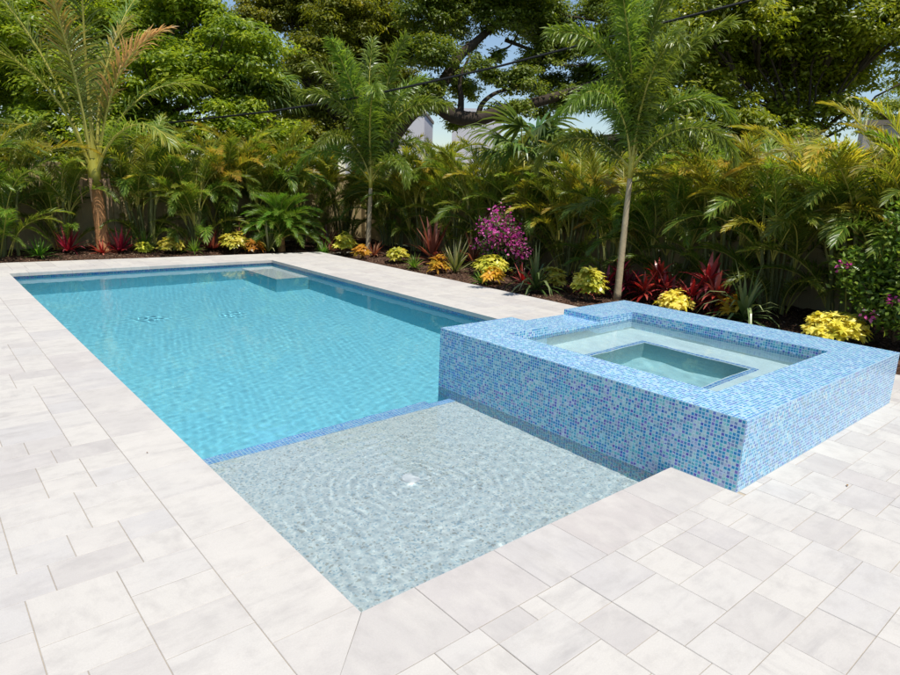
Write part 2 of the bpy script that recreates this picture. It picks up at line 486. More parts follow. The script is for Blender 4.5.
def water_body(name, x0, y0, x1, y1, z, step, hfun, zbot, rects, keep=None):
    """a rippled water body: displaced top, plain sides and bottom that run on inside the shell"""
    xs = np.linspace(x0, x1, int((x1-x0)/step)+1); ys = np.linspace(y0, y1, int((y1-y0)/step)+1)
    X, Y = np.meshgrid(xs, ys, indexing='ij'); nx, ny = X.shape
    Z = z + hfun(X, Y)
    V = np.stack([X.ravel(), Y.ravel(), Z.ravel()], 1)
    I = np.arange(nx*ny).reshape(nx, ny)
    q = np.stack([I[:-1,:-1], I[1:,:-1], I[1:,1:], I[:-1,1:]], -1).reshape(-1,4)
    if keep is not None:
        c = V[q].mean(1); q = q[keep(c[:,0], c[:,1])]
        used, inv = np.unique(q.ravel(), return_inverse=True)
        V = V[used]; q = inv.reshape(-1,4)
    e = np.concatenate([q[:,[0,1]], q[:,[1,2]], q[:,[2,3]], q[:,[3,0]]])
    key = np.sort(e, 1); key = key[:,0]*len(V)+key[:,1]
    u, ix, ct = np.unique(key, return_index=True, return_counts=True)
    be = e[ix[ct == 1]]
    b = MB(); b.block(V, q, np.full(len(V), .5))
    A = V[be[:,0]]; B = V[be[:,1]]
    A2 = A.copy(); B2 = B.copy(); A2[:,2] = zbot; B2[:,2] = zbot
    m = len(be); r = np.arange(m)
    b.block(np.concatenate([A,B,B2,A2]), np.stack([r, r+3*m, r+2*m, r+m], 1), np.full(4*m, .5))
    for (a0,c0,a1,c1) in rects: b.quad((a0,c0,zbot),(a0,c1,zbot),(a1,c1,zbot),(a1,c0,zbot))
    o = b.build(name, M_WATER, smooth=True)
    return tag(o, kind='structure')

def wave_set(seed, n, l0, l1):
    r = np.random.default_rng(seed); o = []
    for k in range(n):
        lam = l0*((l1/l0)**r.random()); th = r.random()*2*PI
        o.append((2*PI/lam*math.cos(th), 2*PI/lam*math.sin(th), r.random()*2*PI, lam))
    return o
WAVES = wave_set(5, 40, .10, .7); FINE = wave_set(6, 40, .06, .16)
def chop(X, Y, slope, waves=WAVES):
    h = 0*X
    for kx, ky, ph, lam in waves:
        h = h + lam/(2*PI)*np.sin(kx*X+ky*Y+ph)
    return h*slope*math.sqrt(2/len(waves))
def rings(X, Y, cx, cy_, lam, slope, reach, hole=.05):
    r = np.sqrt((X-cx)**2+(Y-cy_)**2)
    return slope*lam/(2*PI)*np.sin(2*PI*r/lam)*np.exp(-(r/reach)**2)*np.clip(r/hole, 0, 1)
JETS = ((1.35, 7.35), (2.45, 7.05))
def pool_h(X, Y):
    calm = np.clip((Y-.2)/2.2, 0, 1)
    h = chop(X, Y, 1.0)*(.008-.0045*calm) + chop(X, Y, 1.0, FINE)*(.032-.0272*calm)
    th = np.arctan2(Y-BUB[1], X-BUB[0])
    am = .62+.38*np.sin(3*th+1.1+.8*np.sin(X*7))*np.sin(5*th-.4+1.5*Y)
    wob = .012*np.sin(4*th+X*5)+.008*np.sin(7*th-Y*6)
    h = h + am*(rings(X+wob, Y+wob, BUB[0], BUB[1], .054, .044, .80, .08) + rings(X, Y+wob, BUB[0]+.03, BUB[1]-.02, .085, .026, 1.2, .1))
    r = np.sqrt((X-BUB[0])**2+(Y-BUB[1])**2); h = h + .010*np.exp(-(r/.05)**2)
    for jx, jy in JETS:
        d2 = ((X-jx)**2+(Y-jy)**2)/.20**2
        h = h + np.exp(-d2)*chop(X+3, Y, .035, FINE)
    return h
water = water_body('pool_water', -.012, -.012, XR+.012, YF+.012, WZ, WSTEP, pool_h, -2.3,
    [(-.012,-.012,SX0+.012,YF+.012),(SX0+.012,SY1-.012,XR+.012,YF+.012)], lambda x, y: (x < SX0+.02) | (y > SY1-.02))
swater = water_body('spa_water', IX0-.012, IY0-.012, IX1+.012, IY1+.012, SWZ, .02, lambda X, Y: chop(X+9, Y, .014), -1.0,
    [(IX0-.012,IY0-.012,IX1+.012,IY1+.012)])

# ------------------------------------------------------------------ raised spa
spa = tag(empty('hot_tub', (3.6,.94,0)), 'raised square spa clad in blue glass mosaic beside the pool', 'hot tub')
NX0, NX1, NZ = 3.13, 3.90, .378                  # spillway notch in the far wall
sp = MB()
base = -.36
Q = sp.quad
# outer faces
Q((SX0,SY1,base),(SX0,SY0,base),(SX0,SY0,SZ),(SX0,SY1,SZ))
Q((SX0,SY0,base),(SX1,SY0,base),(SX1,SY0,SZ),(SX0,SY0,SZ))
Q((SX1,SY0,base),(SX1,SY1,base),(SX1,SY1,SZ),(SX1,SY0,SZ))
for a, b, z in ((SX0,NX0,SZ),(NX0,NX1,NZ),(NX1,SX1,SZ)):
    Q((b,SY1,base),(a,SY1,base),(a,SY1,z),(b,SY1,z))
# top
Q((SX0,SY0,SZ),(IX0,SY0,SZ),(IX0,SY1,SZ),(SX0,SY1,SZ)); Q((IX1,SY0,SZ),(SX1,SY0,SZ),(SX1,SY1,SZ),(IX1,SY1,SZ))
Q((IX0,SY0,SZ),(IX1,SY0,SZ),(IX1,IY0,SZ),(IX0,IY0,SZ))
Q((IX0,IY1,SZ),(NX0,IY1,SZ),(NX0,SY1,SZ),(IX0,SY1,SZ)); Q((NX1,IY1,SZ),(IX1,IY1,SZ),(IX1,SY1,SZ),(NX1,SY1,SZ))
Q((NX0,IY1,NZ),(NX1,IY1,NZ),(NX1,SY1,NZ),(NX0,SY1,NZ))
Q((NX0,IY1,NZ),(NX0,SY1,NZ),(NX0,SY1,SZ),(NX0,IY1,SZ)); Q((NX1,SY1,NZ),(NX1,IY1,NZ),(NX1,IY1,SZ),(NX1,SY1,SZ))
# inside, down to the tile line
tz = .235
Q((IX0,IY0,tz),(IX0,IY1,tz),(IX0,IY1,SZ),(IX0,IY0,SZ)); Q((IX1,IY1,tz),(IX1,IY0,tz),(IX1,IY0,SZ),(IX1,IY1,SZ))
Q((IX1,IY0,tz),(IX0,IY0,tz),(IX0,IY0,SZ),(IX1,IY0,SZ))
for a, b, z in ((IX0,NX0,SZ),(NX0,NX1,NZ),(NX1,IX1,SZ)): Q((a,IY1,tz),(b,IY1,tz),(b,IY1,z),(a,IY1,z))
o = under(sp.build('tiled_wall', M_TILE), spa); pv_box(o.data)
FX0, FX1, FY0, FY1, BZ, FZ = 3.03, 4.03, .40, 1.40, -.06, -.55
sh = MB(); Q = sh.quad
for (x0,y0,x1,y1) in ((IX0,IY0,IX1,FY0),(IX0,FY1,IX1,IY1),(IX0,FY0,FX0,FY1),(FX1,FY0,IX1,FY1)): Q((x0,y0,BZ),(x1,y0,BZ),(x1,y1,BZ),(x0,y1,BZ))
fw = MB(); Q2 = fw.quad
Q2((FX0,FY0,FZ),(FX1,FY0,FZ),(FX1,FY1,FZ),(FX0,FY1,FZ))
for (a,b) in (((FX0,FY0),(FX0,FY1)),((FX0,FY1),(FX1,FY1)),((FX1,FY1),(FX1,FY0)),((FX1,FY0),(FX0,FY0))): Q2((*a,FZ),(*b,FZ),(*b,BZ),(*a,BZ))
for (a,b) in (((IX0,IY0),(IX0,IY1)),((IX0,IY1),(IX1,IY1)),((IX1,IY1),(IX1,IY0)),((IX1,IY0),(IX0,IY0))): Q((*a,BZ),(*b,BZ),(*b,tz),(*a,tz))
under(sh.build('seat_bench', M_PALE), spa); under(fw.build('footwell', M_WELL_TINT), spa)
tr = MB(); e = .012; w1 = .045
tr.box(FX0-e-w1,FY0-e-w1,BZ-.01,FX1+e+w1,FY0-e,BZ+.005,skip='b'); tr.box(FX0-e-w1,FY1+e,BZ-.01,FX1+e+w1,FY1+e+w1,BZ+.005,skip='b')
tr.box(FX0-e-w1,FY0-e,BZ-.01,FX0-e,FY1+e,BZ+.005,skip='bns'); tr.box(FX1+e,FY0-e,BZ-.01,FX1+e+w1,FY1+e,BZ+.005,skip='bns')
o = under(tr.build('bench_edge_tile', M_DASH), spa); pv_box(o.data)

# ------------------------------------------------------------------ plant builders
G_DARK=(.030,.068,.012); G_MID=(.085,.145,.018); G_LT=(.17,.22,.026); G_YEL=(.29,.28,.034); GOLD=(.40,.30,.04)
M_ARECA = leaf_mat('areca_leaf', [(0,G_DARK),(.35,G_MID),(.6,G_LT),(.8,G_YEL),(1,GOLD)], .38, .4)
M_AGOLD = leaf_mat('areca_golden_leaf', [(0,(.08,.14,.018)),(.35,(.17,.21,.026)),(.7,(.33,.29,.035)),(1,(.48,.29,.04))], .4, .42)
M_STEM = simple('palm_stem', (.13,.14,.04), .5, .4, .4, 9.0)
M_FOX = leaf_mat('foxtail_leaf', [(0,(.040,.080,.014)),(.5,(.125,.185,.026)),(.8,(.21,.27,.038)),(1,(.33,.35,.07))], .35, .35)
M_COCO = leaf_mat('coconut_leaf', [(0,(.045,.085,.014)),(.45,(.125,.175,.024)),(.75,(.26,.25,.04)),(1,(.42,.30,.08))], .38, .35)
M_BROWN = leaf_mat('dry_leaf', [(0,(.10,.05,.022)),(.5,(.24,.12,.05)),(1,(.38,.22,.10))], .7, .3, (1,.8,.5))
M_RACH = simple('palm_rachis', (.40,.36,.07), .45, .4, .3, 5.0)
M_SHAFT = simple('green_crownshaft', (.36,.33,.05), .4, .4, .35, 5.0)
M_CTRUNK = simple('ringed_brown_trunk', (.38,.19,.08), .85, .2, .5, 9.0, .6, 30)
M_GTRUNK = simple('grey_palm_trunk', (.37,.30,.19), .8, .2, .35, 7.0, .3, 25)
M_BARK = simple('oak_bark', (.055,.042,.032), .95, .1, .45, 8.0, .8, 14)
M_FAN = leaf_mat('fan_leaf', [(0,(.030,.065,.018)),(.5,(.085,.145,.035)),(1,(.22,.25,.07))], .33, .35)
M_ROB = leaf_mat('feathery_leaf', [(0,(.035,.09,.012)),(.5,(.085,.18,.02)),(1,(.19,.28,.035))], .4, .4)
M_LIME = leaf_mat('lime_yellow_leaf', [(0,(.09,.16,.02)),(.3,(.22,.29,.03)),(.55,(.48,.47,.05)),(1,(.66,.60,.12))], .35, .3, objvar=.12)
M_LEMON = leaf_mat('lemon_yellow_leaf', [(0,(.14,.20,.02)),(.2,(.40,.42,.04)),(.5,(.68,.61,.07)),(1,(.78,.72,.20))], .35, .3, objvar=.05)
M_ORANGE = leaf_mat('orange_leaf', [(0,(.12,.12,.015)),(.4,(.42,.25,.02)),(1,(.55,.24,.03))], .4, .3)
M_RED = leaf_mat('crimson_leaf', [(0,(.035,.008,.012)),(.4,(.13,.010,.022)),(.75,(.28,.018,.032)),(1,(.42,.09,.09))], .3, .25, (1,.35,.3))
M_BURG = leaf_mat('burgundy_leaf', [(0,(.035,.016,.014)),(.4,(.09,.028,.022)),(.75,(.19,.06,.035)),(1,(.30,.15,.09))], .35, .25, (1,.5,.35))
M_STRAP = leaf_mat('strap_leaf', [(0,(.03,.07,.02)),(.5,(.10,.15,.04)),(.85,(.28,.31,.12)),(1,(.50,.50,.28))], .33, .3)
M_DKSTRAP = leaf_mat('dark_strap_leaf', [(0,(.025,.06,.014)),(.5,(.07,.13,.03)),(1,(.28,.32,.14))], .3, .25)
M_GRASSY = leaf_mat('small_green_leaf', [(0,(.03,.08,.012)),(.6,(.09,.19,.02)),(1,(.22,.30,.05))], .4, .4)
M_BOUGL = leaf_mat('bougainvillea_leaf', [(0,(.028,.060,.014)),(.6,(.08,.13,.028)),(1,(.24,.27,.10))], .4, .3)
M_BRACT = leaf_mat('magenta_bract', [(0,(.30,.03,.20)),(.5,(.52,.07,.34)),(1,(.68,.26,.50))], .5, .4, (1,.6,1))
M_SHRUB = leaf_mat('bright_shrub_leaf', [(0,(.035,.085,.012)),(.5,(.10,.18,.022)),(1,(.25,.32,.06))], .35, .35)
M_TREE1 = leaf_mat('broad_tree_leaf', [(0,(.038,.075,.009)),(.45,(.15,.20,.014)),(.8,(.28,.31,.022)),(1,(.38,.38,.04))], .38, .46)
M_TREE2 = leaf_mat('fine_tree_leaf', [(0,(.044,.085,.012)),(.5,(.17,.22,.02)),(.85,(.28,.30,.028)),(1,(.36,.33,.05))], .42, .46)
M_OAK = leaf_mat('oak_leaf', [(0,(.032,.064,.010)),(.5,(.12,.17,.018)),(.85,(.22,.25,.026)),(1,(.30,.26,.035))], .42, .42)
M_TREE3 = leaf_mat('glossy_tree_leaf', [(0,(.042,.085,.012)),(.5,(.16,.225,.02)),(.85,(.27,.31,.026)),(1,(.36,.37,.045))], .36, .46)
M_TWIG = simple('woody_stem', (.12,.085,.05), .9, .1, .3, 12.0)

def nrm(v): return v/np.maximum(np.linalg.norm(v, axis=-1, keepdims=True), 1e-9)

def ribbons(P, D, Wv, L, W, droop, tint, tip, seg=3, mb=None, mat_i=0, prof=(.55,1.0,.78,.06)):
    """many strap leaves at once: roots P, directions D, width vectors Wv, lengths, widths, gravity droop"""
    n = len(P); t = np.linspace(0, 1, seg+1)
    pts = np.zeros((n, seg+1, 3)); pts[:,0] = P
    d = D.copy()
    for k in range(seg):
        pts[:,k+1] = pts[:,k] + d*(L/seg)[:,None]
        d = nrm(d + np.array([0,0,-1.0])*(droop*(k+1)/seg)[:,None])
    pr = np.interp(np.linspace(0,1,seg+1), np.linspace(0,1,len(prof)), prof)
    hw = Wv[:,None,:]*(W[:,None]*pr[None,:]/2)[...,None]
    V = np.stack([pts-hw, pts+hw], 2)                 # n, seg+1, 2, 3
    T = np.repeat((tint[:,None] + (tip*t**2)[None,:])[...,None], 2, 2)
    base = np.arange(n)[:,None]*(2*(seg+1)) + 2*np.arange(seg)[None,:]
    Q = np.stack([base, base+1, base+3, base+2], -1).reshape(-1,4)
    mb.block(V.reshape(-1,3), Q, np.clip(T.reshape(-1), 0, 1), mat_i)

def frond_mesh(seed, L, n, ll, lw, el0, el1, pw=1.4, s0=.12, lift=.45, ldroop=.5, a0=75, a1=28, ranks=1, tint=.4, tipyel=.25, rw=.02, spread=.12, sway=0.0, lenprof=(.45,.95,1.0,.8,.35), ugrad=None):
    r = np.random.default_rng(seed); mb = MB()
    K = 18; s = np.linspace(0, 1, K+1)
    el = np.radians(el0 + (el1-el0)*s**pw)
    yaw = np.radians(sway)*s**2
    dx = np.cos(el)*np.cos(yaw); dy = np.cos(el)*np.sin(yaw); dz = np.sin(el)
    P = np.zeros((K+1,3)); 
    for k in range(K): P[k+1] = P[k] + np.array([dx[k],dy[k],dz[k]])*L/K
    mb.tube([tuple(p) for p in P[::2]], [rw*(1-.8*x) for x in s[::2]], 5, 1, tint=.5)
    for rk in range(ranks):
        for side in (-1, 1):
            u = s0 + (1-s0)*((np.arange(n)+.5*r.random(n))/n)
            p = np.stack([np.interp(u, s, P[:,i]) for i in range(3)], 1)
            T = nrm(np.stack([np.interp(u, s, dx), np.interp(u, s, dy), np.interp(u, s, dz)], 1))
            side_v = nrm(np.cross(T, np.array([0,0,1.0]))) * side
            Nn = np.cross(side_v, T)*side
            Nn = nrm(np.where(Nn[:,2:3] < 0, -Nn, Nn))
            a = np.radians(a0 + (a1-a0)*u) + r.normal(0, spread, n)
            v = lift + r.normal(0, spread*1.6, n)
            if ranks > 1: v = r.uniform(-1.1, 1.5, n)
            lat = side_v*np.cos(v)[:,None] + Nn*np.sin(v)[:,None]
            D = nrm(T*np.cos(a)[:,None] + lat*np.sin(a)[:,None])
            Wv = T - D*np.sum(T*D, 1, keepdims=True)
            Wv = nrm(nrm(Wv) + r.normal(0, .25, (n,3)))
            Ln = ll*np.interp((u-s0)/(1-s0), np.linspace(0,1,len(lenprof)), lenprof)*r.uniform(.85,1.1,n)
            tn = tint + r.normal(0, .10, n) + (tipyel*.8 if ugrad is None else ugrad)*(u-.5)
            ribbons(p, D, Wv, Ln, np.full(n, lw)*r.uniform(.8,1.15,n), ldroop*r.uniform(.5,1.5,n), tn, tipyel, 3, mb, 0)
    return mb

def mesh_of(mb, name, mats):
    o = mb.build(name, mats, link=False); me = o.data; bpy.data.objects.remove(o); return me
def inst(name, me, parent, loc=(0,0,0), rot=(0,0,0), sc=1.0):
    o = bpy.data.objects.new(name, me); COL.objects.link(o); o.parent = parent
    o.location = loc; o.rotation_euler = rot; o.scale = (sc, sc, sc) if not hasattr(sc, '__len__') else sc
    return o

# areca fronds: green and golden variants
AR = [mesh_of(frond_mesh(100+i, 1.85, 64, .34, .018, el0, el1, 1.35, .2, .42, .42, 58, 24, 1, tn, .22, .012, sway=sw), 'frond', [M_ARECA, M_RACH])
      for i, (el0, el1, tn, sw) in enumerate([(85,5,.38,12),(80,-30,.32,-14),(75,-22,.46,8),(68,-45,.34,-8),(86,35,.54,-10),(60,-55,.26,10)])]
AG = [mesh_of(frond_mesh(130+i, 1.8, 60, .33, .018, el0, el1, 1.4, .2, .5, .38, 58, 24, 1, tn, .3, .012, sway=sw), 'frond', [M_AGOLD, M_RACH])
      for i, (el0, el1, tn, sw) in enumerate([(84,10,.4,10),(76,-25,.3,-12),(70,-35,.55,12)])]
def stem_mesh(h, r, lean, seed):
    rr = random.Random(seed); mb = MB(); pts = []; rad = []
    for k in range(9):
        t = k/8; pts.append((lean*t*t, rr.uniform(-.01,.01), h*t)); rad.append(r*(1-.25*t)*(1.12 if k % 2 else 1))
    mb.tube(pts, rad, 7); return mesh_of(mb, 'stem', [M_STEM])
STEMS = [stem_mesh(1.0, .030, .12, i) for i in range(3)]

def areca(x, y, H, label, golden=.25, nst=7, seed=0, spread=.30, per=(3,4), size=1.0, z=-.02, face=None):
    rr = random.Random(seed*31+5)
    golden *= .85; H *= rr.uniform(.90,1.07)
    root = tag(empty('areca_palm', (x, y, z), 0), label, 'palm', 'areca palms of the hedge')
    for i in range(nst):
        a = 2*PI*i/nst + rr.uniform(-.4,.4); rb = spread*rr.uniform(.2,1)
        h = H*rr.uniform(.18,.50) if i else H*.52
        bx, by = rb*math.cos(a), rb*math.sin(a)
        inst('stem', rr.choice(STEMS), root, (bx,by,0), (0,0,a), (1.0,1.0,h))
        tx, ty = bx+.12*math.cos(a), by+.12*math.sin(a)
        k = rr.randint(*per)
        for j in range(k):
            az = a + rr.uniform(-1.5,1.5) if j else a+rr.uniform(-.4,.4)
            top = h > H*.38
            g = rr.random() < (golden*(1.6 if top else .5))
            me = rr.choice(AG) if g else rr.choice(AR if not top else AR[:5])
            f = inst('frond', me, root, (tx,ty,h-.03), (rr.uniform(-.18,.18), rr.uniform(-.12,.16), az), size*(H/2.6)*rr.uniform(.72,1.08))
    for i in range(8):
        az = 2.399*i + rr.uniform(-.4,.4)
        inst('frond', rr.choice(AR[:4]), root, (.18*math.cos(az), .18*math.sin(az), .02), (rr.uniform(-.2,.2), rr.uniform(-.05,.25), az), (H/2.6)*rr.uniform(.60,.95))
    return root

# foxtail palm
FX = [mesh_of(frond_mesh(200+i, 2.0, 66, .30, .021, el0, el1, 1.4, .10, .3, .9, 70, 32, 3, .45, .22, .020, .22, sw, (.8,1,1,.9,.6)), 'frond', [M_FOX, M_RACH])
      for i, (el0, el1, sw) in enumerate([(86,20,10),(80,-25,-12),(70,-55,8),(52,-75,-8),(88,55,6)])]
def foxtail(x, y, hc, lean, r0, label, n=13, seed=0, size=1.0, tall=1.0):
    rr = random.Random(seed)
    root = tag(empty('foxtail_palm', (x, y, -.03)), label, 'palm tree')
    mb = MB(); pts = []; rad = []
    for k in range(15):
        t = k/14; pts.append((lean[0]*t, lean[1]*t, hc*t)); rad.append(r0*(1.18-.4*t+.25*max(0,.12-t)*4)*(1.03 if k % 2 else 1))
    mb.tube(pts, rad, 14); mb.build('trunk', M_GTRUNK, root, smooth=True)
    cs = MB(); top = Vector(pts[-1])
    cs.tube([top-Vector((0,0,.02)), top+Vector((0,0,.18)), top+Vector((0,0,.42)), top+Vector((0,0,.6))], [r0*.8, r0*1.0, r0*.7, r0*.45], 12)
    cs.build('crownshaft', M_SHAFT, root, smooth=True)
    for i in range(n):
        az = i*2.399 + rr.uniform(-.25,.25); lv = i/(n-1)
        me = FX[4] if lv > .85 else FX[0] if lv > .62 else FX[1] if lv > .38 else FX[2] if lv > .14 else FX[3]
        inst('frond', me, root, top+Vector((.03*math.cos(az), .03*math.sin(az), .12+.48*lv)), (rr.uniform(-.15,.15), rr.uniform(-.08,.1), az), size*(tall if lv > .4 else 1)*rr.uniform(.88,1.1))
    return root

def fan_mesh(seed, L, n, w, span=250, petiole=.8, el=60, droop=.5, mats=None, tint=.5):
    r = np.random.default_rng(seed); mb = MB()
    e = math.radians(el)
    tip = Vector((petiole*math.cos(e), 0, petiole*math.sin(e)))
    mb.tube([(0,0,0), tuple(tip*.5+Vector((0,0,.05*petiole))), tuple(tip)], [.016,.012,.010], 5, 1)
    ang = np.radians(np.linspace(-span/2, span/2, n)) + r.normal(0,.03,n)
    ax = np.array([math.cos(e*.55),0,math.sin(e*.55)]); ay = np.array([0,1.0,0]); an = np.cross(ax, ay)
    D = nrm(np.cos(ang)[:,None]*ax + np.sin(ang)[:,None]*ay - an*.22*np.abs(np.sin(ang))[:,None] + r.normal(0,.04,(n,3)))
    Wv = nrm(np.cross(D, np.tile(an,(n,1))) + r.normal(0,.18,(n,3)))
    P = np.tile(np.array(tip), (n,1))
    Ln = L*(.72+.28*np.cos(ang*.7))*r.uniform(.9,1.08,n)
    ribbons(P, D, Wv, Ln, np.full(n,w), droop*r.uniform(.5,1.5,n), tint+r.normal(0,.12,n), .2, 5, mb, 0, (.25,.8,1,.8,.5,.05))
    return mesh_of(mb, 'fan_leaf', mats or [M_FAN, M_RACH])
FANS = [fan_mesh(300+i, .85, 30, .062, 260, .75, el, dr) for i, (el, dr) in enumerate([(75,.35),(55,.5),(35,.7),(15,.8)])]
DEADF = [fan_mesh(320+i, .8, 22, .05, 200, .5, el, 1.4, [M_BROWN, M_BROWN]) for i, el in enumerate([-20,-50,-70])]

def rosette(n, L, w, el=(15,80), droop=.5, tint=.5, tip=.2, seed=0, seg=4, prof=(.5,1,.8,.45,.04), z0=.03, tall=0.0):
    r = np.random.default_rng(seed); mb = MB()
    az = np.arange(n)*2.399 + r.normal(0,.2,n)
    e = np.radians(np.interp(np.arange(n)/(n-1), [0,1], el)) + r.normal(0,.10,n)
    D = np.stack([np.cos(e)*np.cos(az), np.cos(e)*np.sin(az), np.sin(e)], 1)
    Wv = nrm(np.stack([-np.sin(az), np.cos(az), 0*az], 1) + r.normal(0,.12,(n,3)))
    P = np.stack([.02*np.cos(az), .02*np.sin(az), z0 + tall*np.arange(n)/(n-1)], 1)
    ribbons(P, D, Wv, L*r.uniform(.75,1.1,n), w*r.uniform(.85,1.1,n), droop*r.uniform(.4,1.4,n)*np.cos(e), np.clip(tint + r.normal(0,.2,n) + .15*np.arange(n)/n, 0, 1), tip, seg, mb, 0, prof)
    return mb

def leaf_cloud(mb, P, outward, l, w, r, tint, up=.6, mat_i=0, fold=.12, flat=.5, ow=.6):
    """leaf blades (two-triangle folded rhombs) at points P, facing roughly up and outward"""
    n = len(P)
    Nn = nrm(outward*ow + np.array([0,0,1.0])*up + r.normal(0,flat,(n,3)))
    t = r.normal(0,1,(n,3)); t[:,2] -= .35
    A = nrm(t - Nn*np.sum(t*Nn,1,keepdims=True)); B = np.cross(Nn, A)
    ln = (l*r.uniform(.5,1.3,n))[:,None]; wn_ = (w*r.uniform(.7,1.2,n))[:,None]
    V = np.stack([P, P+A*ln*.45+B*wn_*.5+Nn*wn_*fold, P+A*ln, P+A*ln*.45-B*wn_*.5+Nn*wn_*fold], 1)
    Q = np.arange(4*n).reshape(-1,4)
    mb.block(V.reshape(-1,3), Q, np.repeat(np.clip(tint,0,1), 4), mat_i)

def crown(name, m, blobs, root, leaf, dens, seed, sub=.40, tint=.45, up=.75, squash=.85, fill=.8):
    """foliage in many small flattened sprays, each leafy on its upper side, with dark gaps between them"""
    r = np.random.default_rng(seed); mb = MB()
    for c, R in blobs:
        rs = sub*min(1.0, .55+.35*R)
        ns = max(5, int(fill*4*R*R/(rs*rs)))
        d = nrm(r.normal(0,1,(ns,3))); d[:,2] = np.where(d[:,2] < -.6, -d[:,2], d[:,2])
        cc = np.asarray(c) + d*np.array([R,R,R*squash])*(r.random(ns)**.38*r.uniform(.8,1.15,ns))[:,None]
        rad = rs*r.uniform(.6,1.35,ns)
        per = max(8, int(dens*2.6*rs*rs/(leaf*leaf*.27)))
        e = nrm(r.normal(0,1,(ns,per,3))); e[...,2] = np.where(e[...,2] < -.25, -e[...,2], e[...,2])
        k = r.random((ns,per))**.45
        P = cc[:,None,:] + e*k[...,None]*rad[:,None,None]*np.array([1.25,1.25,.62])
        T = tint + r.normal(0,.10,(ns,1)) + r.normal(0,.15,(ns,per))
        leaf_cloud(mb, P.reshape(-1,3), e.reshape(-1,3), leaf, leaf*.5, r, T.ravel(), up, 0, .12, .36, 1.15)
    return mb.build(name, m, root)

def limb_path(a, b, rr, sag=.12, k=6):
    a = Vector(a); b = Vector(b); L = (b-a).length
    pts = []
    for i in range(k+1):
        t = i/k
        p = a.lerp(b, t) + Vector((0,0,L*sag*math.sin(PI*t)))
        if 0 < i < k: p += Vector((rr.uniform(-1,1), rr.uniform(-1,1), rr.uniform(-1,1)))*L*.035
        pts.append(p)
    return pts

def broad_tree(name, base, fork, blobs, label, m, leaf, dens, seed, r0=.28, extra=(), group=None, cat='tree', limb=.38, **kw):
    rr = random.Random(seed)
    root = tag(empty(name, tuple(base)), label, cat, group)
    b0 = Vector(base)
    tb_ = MB()
    tr_ = limb_path(b0, fork, rr, .0, 6)
    tb_.tube([p-b0 for p in tr_], [r0*(1.25-.5*i/6) for i in range(7)], 10)
    for c, R in blobs:
        p = limb_path(Vector(fork)-Vector((0,0,.1)), Vector(c), rr, .08, 6)
        tb_.tube([q-b0 for q in p], [r0*limb*(1-.85*i/6)+.012 for i in range(7)], 7)
        for j in range(3):
            e = Vector(c)+Vector((rr.uniform(-1,1),rr.uniform(-1,1),rr.uniform(-.4,.9)))*R*.8
            tb_.tube([q-b0 for q in limb_path(p[4], e, rr, .05, 4)], [.05,.04,.03,.02,.01], 5)
    for pts, ra, rb in extra:
        pts = [Vector(p) for p in pts]
        # smooth the limb with a Catmull-Rom pass
        sm = []
        for i in range(len(pts)-1):
            p0 = pts[max(i-1,0)]; p1 = pts[i]; p2 = pts[i+1]; p3 = pts[min(i+2,len(pts)-1)]
            for s_ in range(4):
                t = s_/4
                sm.append(.5*((2*p1)+(p2-p0)*t+(2*p0-5*p1+4*p2-p3)*t*t+(3*p1-p0-3*p2+p3)*t**3))
        sm.append(pts[-1])
        tb_.tube([q-b0 for q in sm], [ra+(rb-ra)*i/(len(sm)-1) for i in range(len(sm))], 9)
    tb_.build('trunk', M_BARK, root, smooth=True)
    crown('crown', m, [(np.array(c)-np.array(b0), R) for c, R in blobs], root, leaf, dens, seed, **kw)
    return root

def low_shrub(name, x, y, w, h, label, cat, m, leaf, n, seed, lw=.5, tint=.5, z=-.03, group=None, up=.7, stems=6, whorl=6):
    """mounded shrub of leaf whorls on short woody stems"""
    r = np.random.default_rng(seed); rr = random.Random(seed)
    root = tag(empty(name, (x,y,z)), label, cat, group)
    d = nrm(r.normal(0,1,(n,3))); d[:,2] = np.abs(d[:,2])
    k = r.random(n)**.35
    c = d*np.array([w/2,w/2,h*.62])*k[:,None] + np.array([0,0,h*.34])
    mb = MB()
    P = np.repeat(c, whorl, 0); az = np.tile(np.arange(whorl)*2*PI/whorl, n) + np.repeat(r.random(n)*6, whorl)
    ax = nrm(np.repeat(d,whorl,0)*.7+np.array([0,0,.8]))
    t = nrm(np.cross(ax, np.array([.3,.5,.1]))); b = np.cross(ax, t)
    D = nrm(t*np.cos(az)[:,None]+b*np.sin(az)[:,None]+ax*r.normal(.15,.25,(n*whorl,1)))
    Wv = nrm(np.cross(D, ax)+r.normal(0,.2,(n*whorl,3)))
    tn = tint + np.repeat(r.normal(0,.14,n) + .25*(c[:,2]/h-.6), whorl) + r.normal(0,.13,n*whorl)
    ribbons(P, D, Wv, leaf*r.uniform(.7,1.15,n*whorl), np.full(n*whorl, leaf*lw)*r.uniform(.8,1.15,n*whorl), .45*r.uniform(.3,1.5,n*whorl), tn, .05, 3, mb, 0, (.25,1,.8,.05))
    mb.build('foliage', m, root)
    st = MB()
    for i in range(stems):
        e = c[i % n]; st.tube([(e[0]*.15,e[1]*.15,0),(e[0]*.5,e[1]*.5,e[2]*.55),tuple(e)], [.014,.010,.005], 5)
    st.build('stem', M_TWIG, root)
    return root

